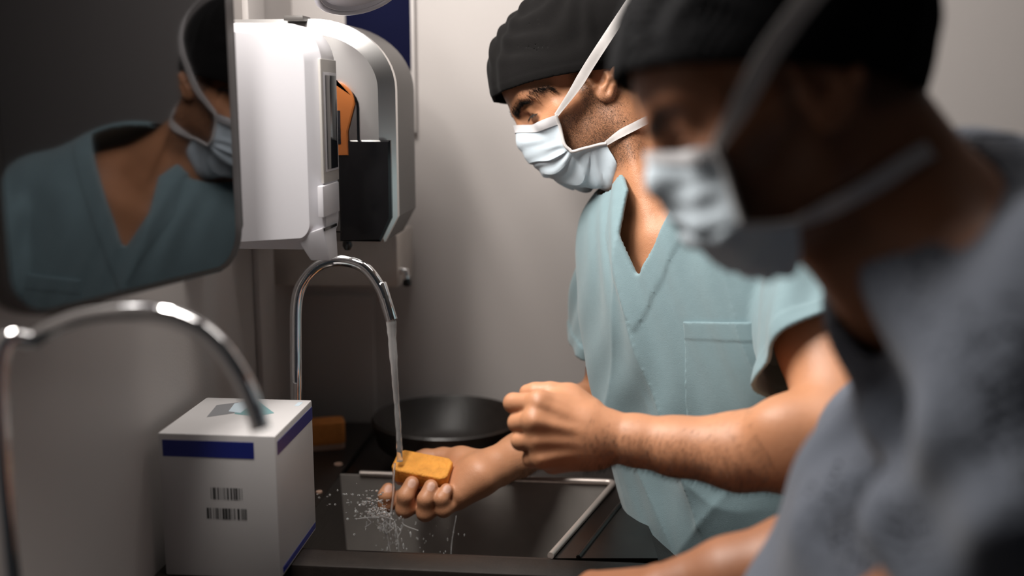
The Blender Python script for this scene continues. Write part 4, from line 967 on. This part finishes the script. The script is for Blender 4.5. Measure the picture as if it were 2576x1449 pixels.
T2.ell(ch2, (0.175, 0.125, 0.23), 0.03, RT2); T2.ell(P(2370, 1590, 0.86), (0.165, 0.15, 0.17), 0.07, RT2); T2.ell(pel2, (0.17, 0.13, 0.20), 0.08, RT2)
T2.ell(P(2540, 930, 0.80), (0.165, 0.110, 0.125), 0.05, RT2); T2.cone(S2L, S2R, 0.068, 0.068, 0.05)
for S_ in (S2L, S2R): T2.cone(NB2-t2t*0.01-t2c*0.01, S_+t2t*0.015, 0.058, 0.052, 0.05)
T2.cone(S2L, S2L+(E2L-S2L)*0.72, 0.074, 0.084, 0.02); T2.cone(S2R, S2R+(E2R-S2R)*0.72, 0.074, 0.084, 0.02)
def shirt2_fn(p, idx=None):
    d = T2(p, None).astype(np.float64); p = p.astype(np.float64); qa, qc, qt = (p-NB2)@t2a, (p-NB2)@t2c, (p-NB2)@t2t
    d = d-0.010*np.sin(qt*30+qa*24-qc*34+1.6*np.sin(qa*14+qt*9))-0.004*np.sin(qa*50-qt*24-qc*30+2*np.sin(qt*25))
    sh = np.maximum(d, -(d+0.006))
    vb = 0.06; wv = 0.010+0.45*np.maximum(qt-vb, 0); neck = np.where(qc > -0.02, np.minimum(wv-np.abs(qa), qt-vb), -0.05)
    nk = 0.075-cone_d(p, NB2-t2t*0.03, unit(H2(-0.03, 0, -0.03)-NB2), 0.3, 0, 0)
    return np.maximum(smax(sh, np.maximum(neck, nk), 0.004), 0.80-p[:, 2]).astype(np.float32)
lo, hi = T2.bounds(); lo[2] = 0.77
v, f = sdf_mesh(shirt2_fn, lo, hi, 0.0040, None, slack=1.5); obj('scrub_top', np_mesh('scrub_top', v, f), M['greyblue'], man2)
fl2 = unit(t2c*np.array([1, 1, 0])); legs(man2, pel2, M['greyblue'], fl2, unit(np.cross(fl2, vz)))
# ------------------------------------------------------------------ sponge in the hand, water
ax = unit(P(1134, 1204, 1.452)-P(998, 1178, 1.468)); nn = unit(CV*0.80-CW*0.60); nn = unit(nn-ax*np.dot(nn, ax)); uu = np.cross(nn, ax)
cS = P(1064, 1186, 1.462)
sponge('scrub_sponge', 'wet bright orange scrub sponge held in the open palm', cS, ax, uu, nn, 0.079, 0.040, 0.030, M['sponge'])
tip = P(984, 806, dF-0.006)
pts = [tip, P(987, 860, dF-0.004), P(992, 930, dF), P(997, 1000, dF+0.01), P(1002, 1070, dF+0.015), P(1005, 1130, dF+0.02), P(1006, 1160, dF+0.022)]
path = catmull(pts, 10); n = len(path)
rad = [(0.0066-0.0026*min(1, i/(n*0.45)))*(1+0.06*math.sin(i*0.55)+0.05*math.sin(i*1.3)) for i in range(n)]
tag(obj('water_stream', tube('water_stream', path, rad, 20), M['water']), 'clear stream of water falling from the chrome faucet onto the sponge', 'water')
# water running off the hand and splashing in the sink: droplets and short threads
wr = random.Random(11); vs, fs = [], []
ico = bmesh.new(); bmesh.ops.create_icosphere(ico, subdivisions=1, radius=1); IV = [np.array(x.co) for x in ico.verts]; IF = [tuple(w.index for w in fc.verts) for fc in ico.faces]; ico.free()
def drop(c, r, st=(1, 1, 1)):
    o = len(vs)
    for q in IV: vs.append(c+q*r*np.array(st))
    for q in IF: fs.append(tuple(o+k for k in q))
for i in range(150):
    a = wr.random(); px = 980-abs(wr.gauss(0, 1))*55; py = 1290+(980-px)*-0.25+wr.gauss(0, 22); drop(P(px, py, 1.40+wr.uniform(-.03, .03)), wr.uniform(0.0006, 0.0019), (wr.uniform(.8, 1.8), 1, wr.uniform(.7, 1.3)))
for i in range(110):
    px = 985+wr.gauss(0, 22); py = wr.uniform(1290, 1405); drop(P(px, py, 1.42+wr.uniform(-.02, .03)), wr.uniform(0.0006, 0.0020), (0.9, 0.9, wr.uniform(1, 2.6)))
for i in range(26):
    px = 1090+wr.gauss(0, 34); py = wr.uniform(1305, 1400); drop(P(px, py, 1.44), wr.uniform(0.0006, 0.0016), (0.8, 0.8, wr.uniform(1, 2.2)))
def thread(pp, r):
    global vs, fs
    me = tube('t', catmull(pp, 6), r, 6, True, False); o = len(vs)
    for q in me.vertices: vs.append(np.array(q.co))
    for q in me.polygons: fs.append(tuple(o+k for k in q.vertices))
    bpy.data.meshes.remove(me)
thread([P(993, 1165, 1.434), P(990, 1205, 1.430), P(989, 1245, 1.432), P(984, 1290, 1.432), P(980, 1330, 1.43)], 0.0014)
thread([P(981, 1290, 1.432), P(972, 1320, 1.43), P(976, 1360, 1.43), P(984, 1400, 1.43)], 0.0011)
thread([P(992, 1310, 1.432), P(1000, 1350, 1.43), P(1004, 1400, 1.43)], 0.0010)
thread([P(985, 1290, 1.430), P(955, 1300, 1.42), P(925, 1302, 1.41), P(893, 1306, 1.40)], 0.0011)
thread([P(1148, 1297, 1.44), P(1142, 1330, 1.44), P(1136, 1370, 1.44), P(1134, 1405, 1.44)], 0.0009)
for k in range(14):
    px = 975+wr.gauss(0, 22); py = wr.uniform(1270, 1390); thread([P(px, py, 1.42), P(px+wr.gauss(0, 10), py+10, 1.42), P(px+wr.gauss(0, 14), py+22, 1.42)], wr.uniform(0.0005, 0.0010))
me = mesh('water_splash', vs, fs, True); tag(obj('water_splash', me, M['water']), 'splashing droplets and threads of water below the hand in the sink', 'water', kind='stuff')
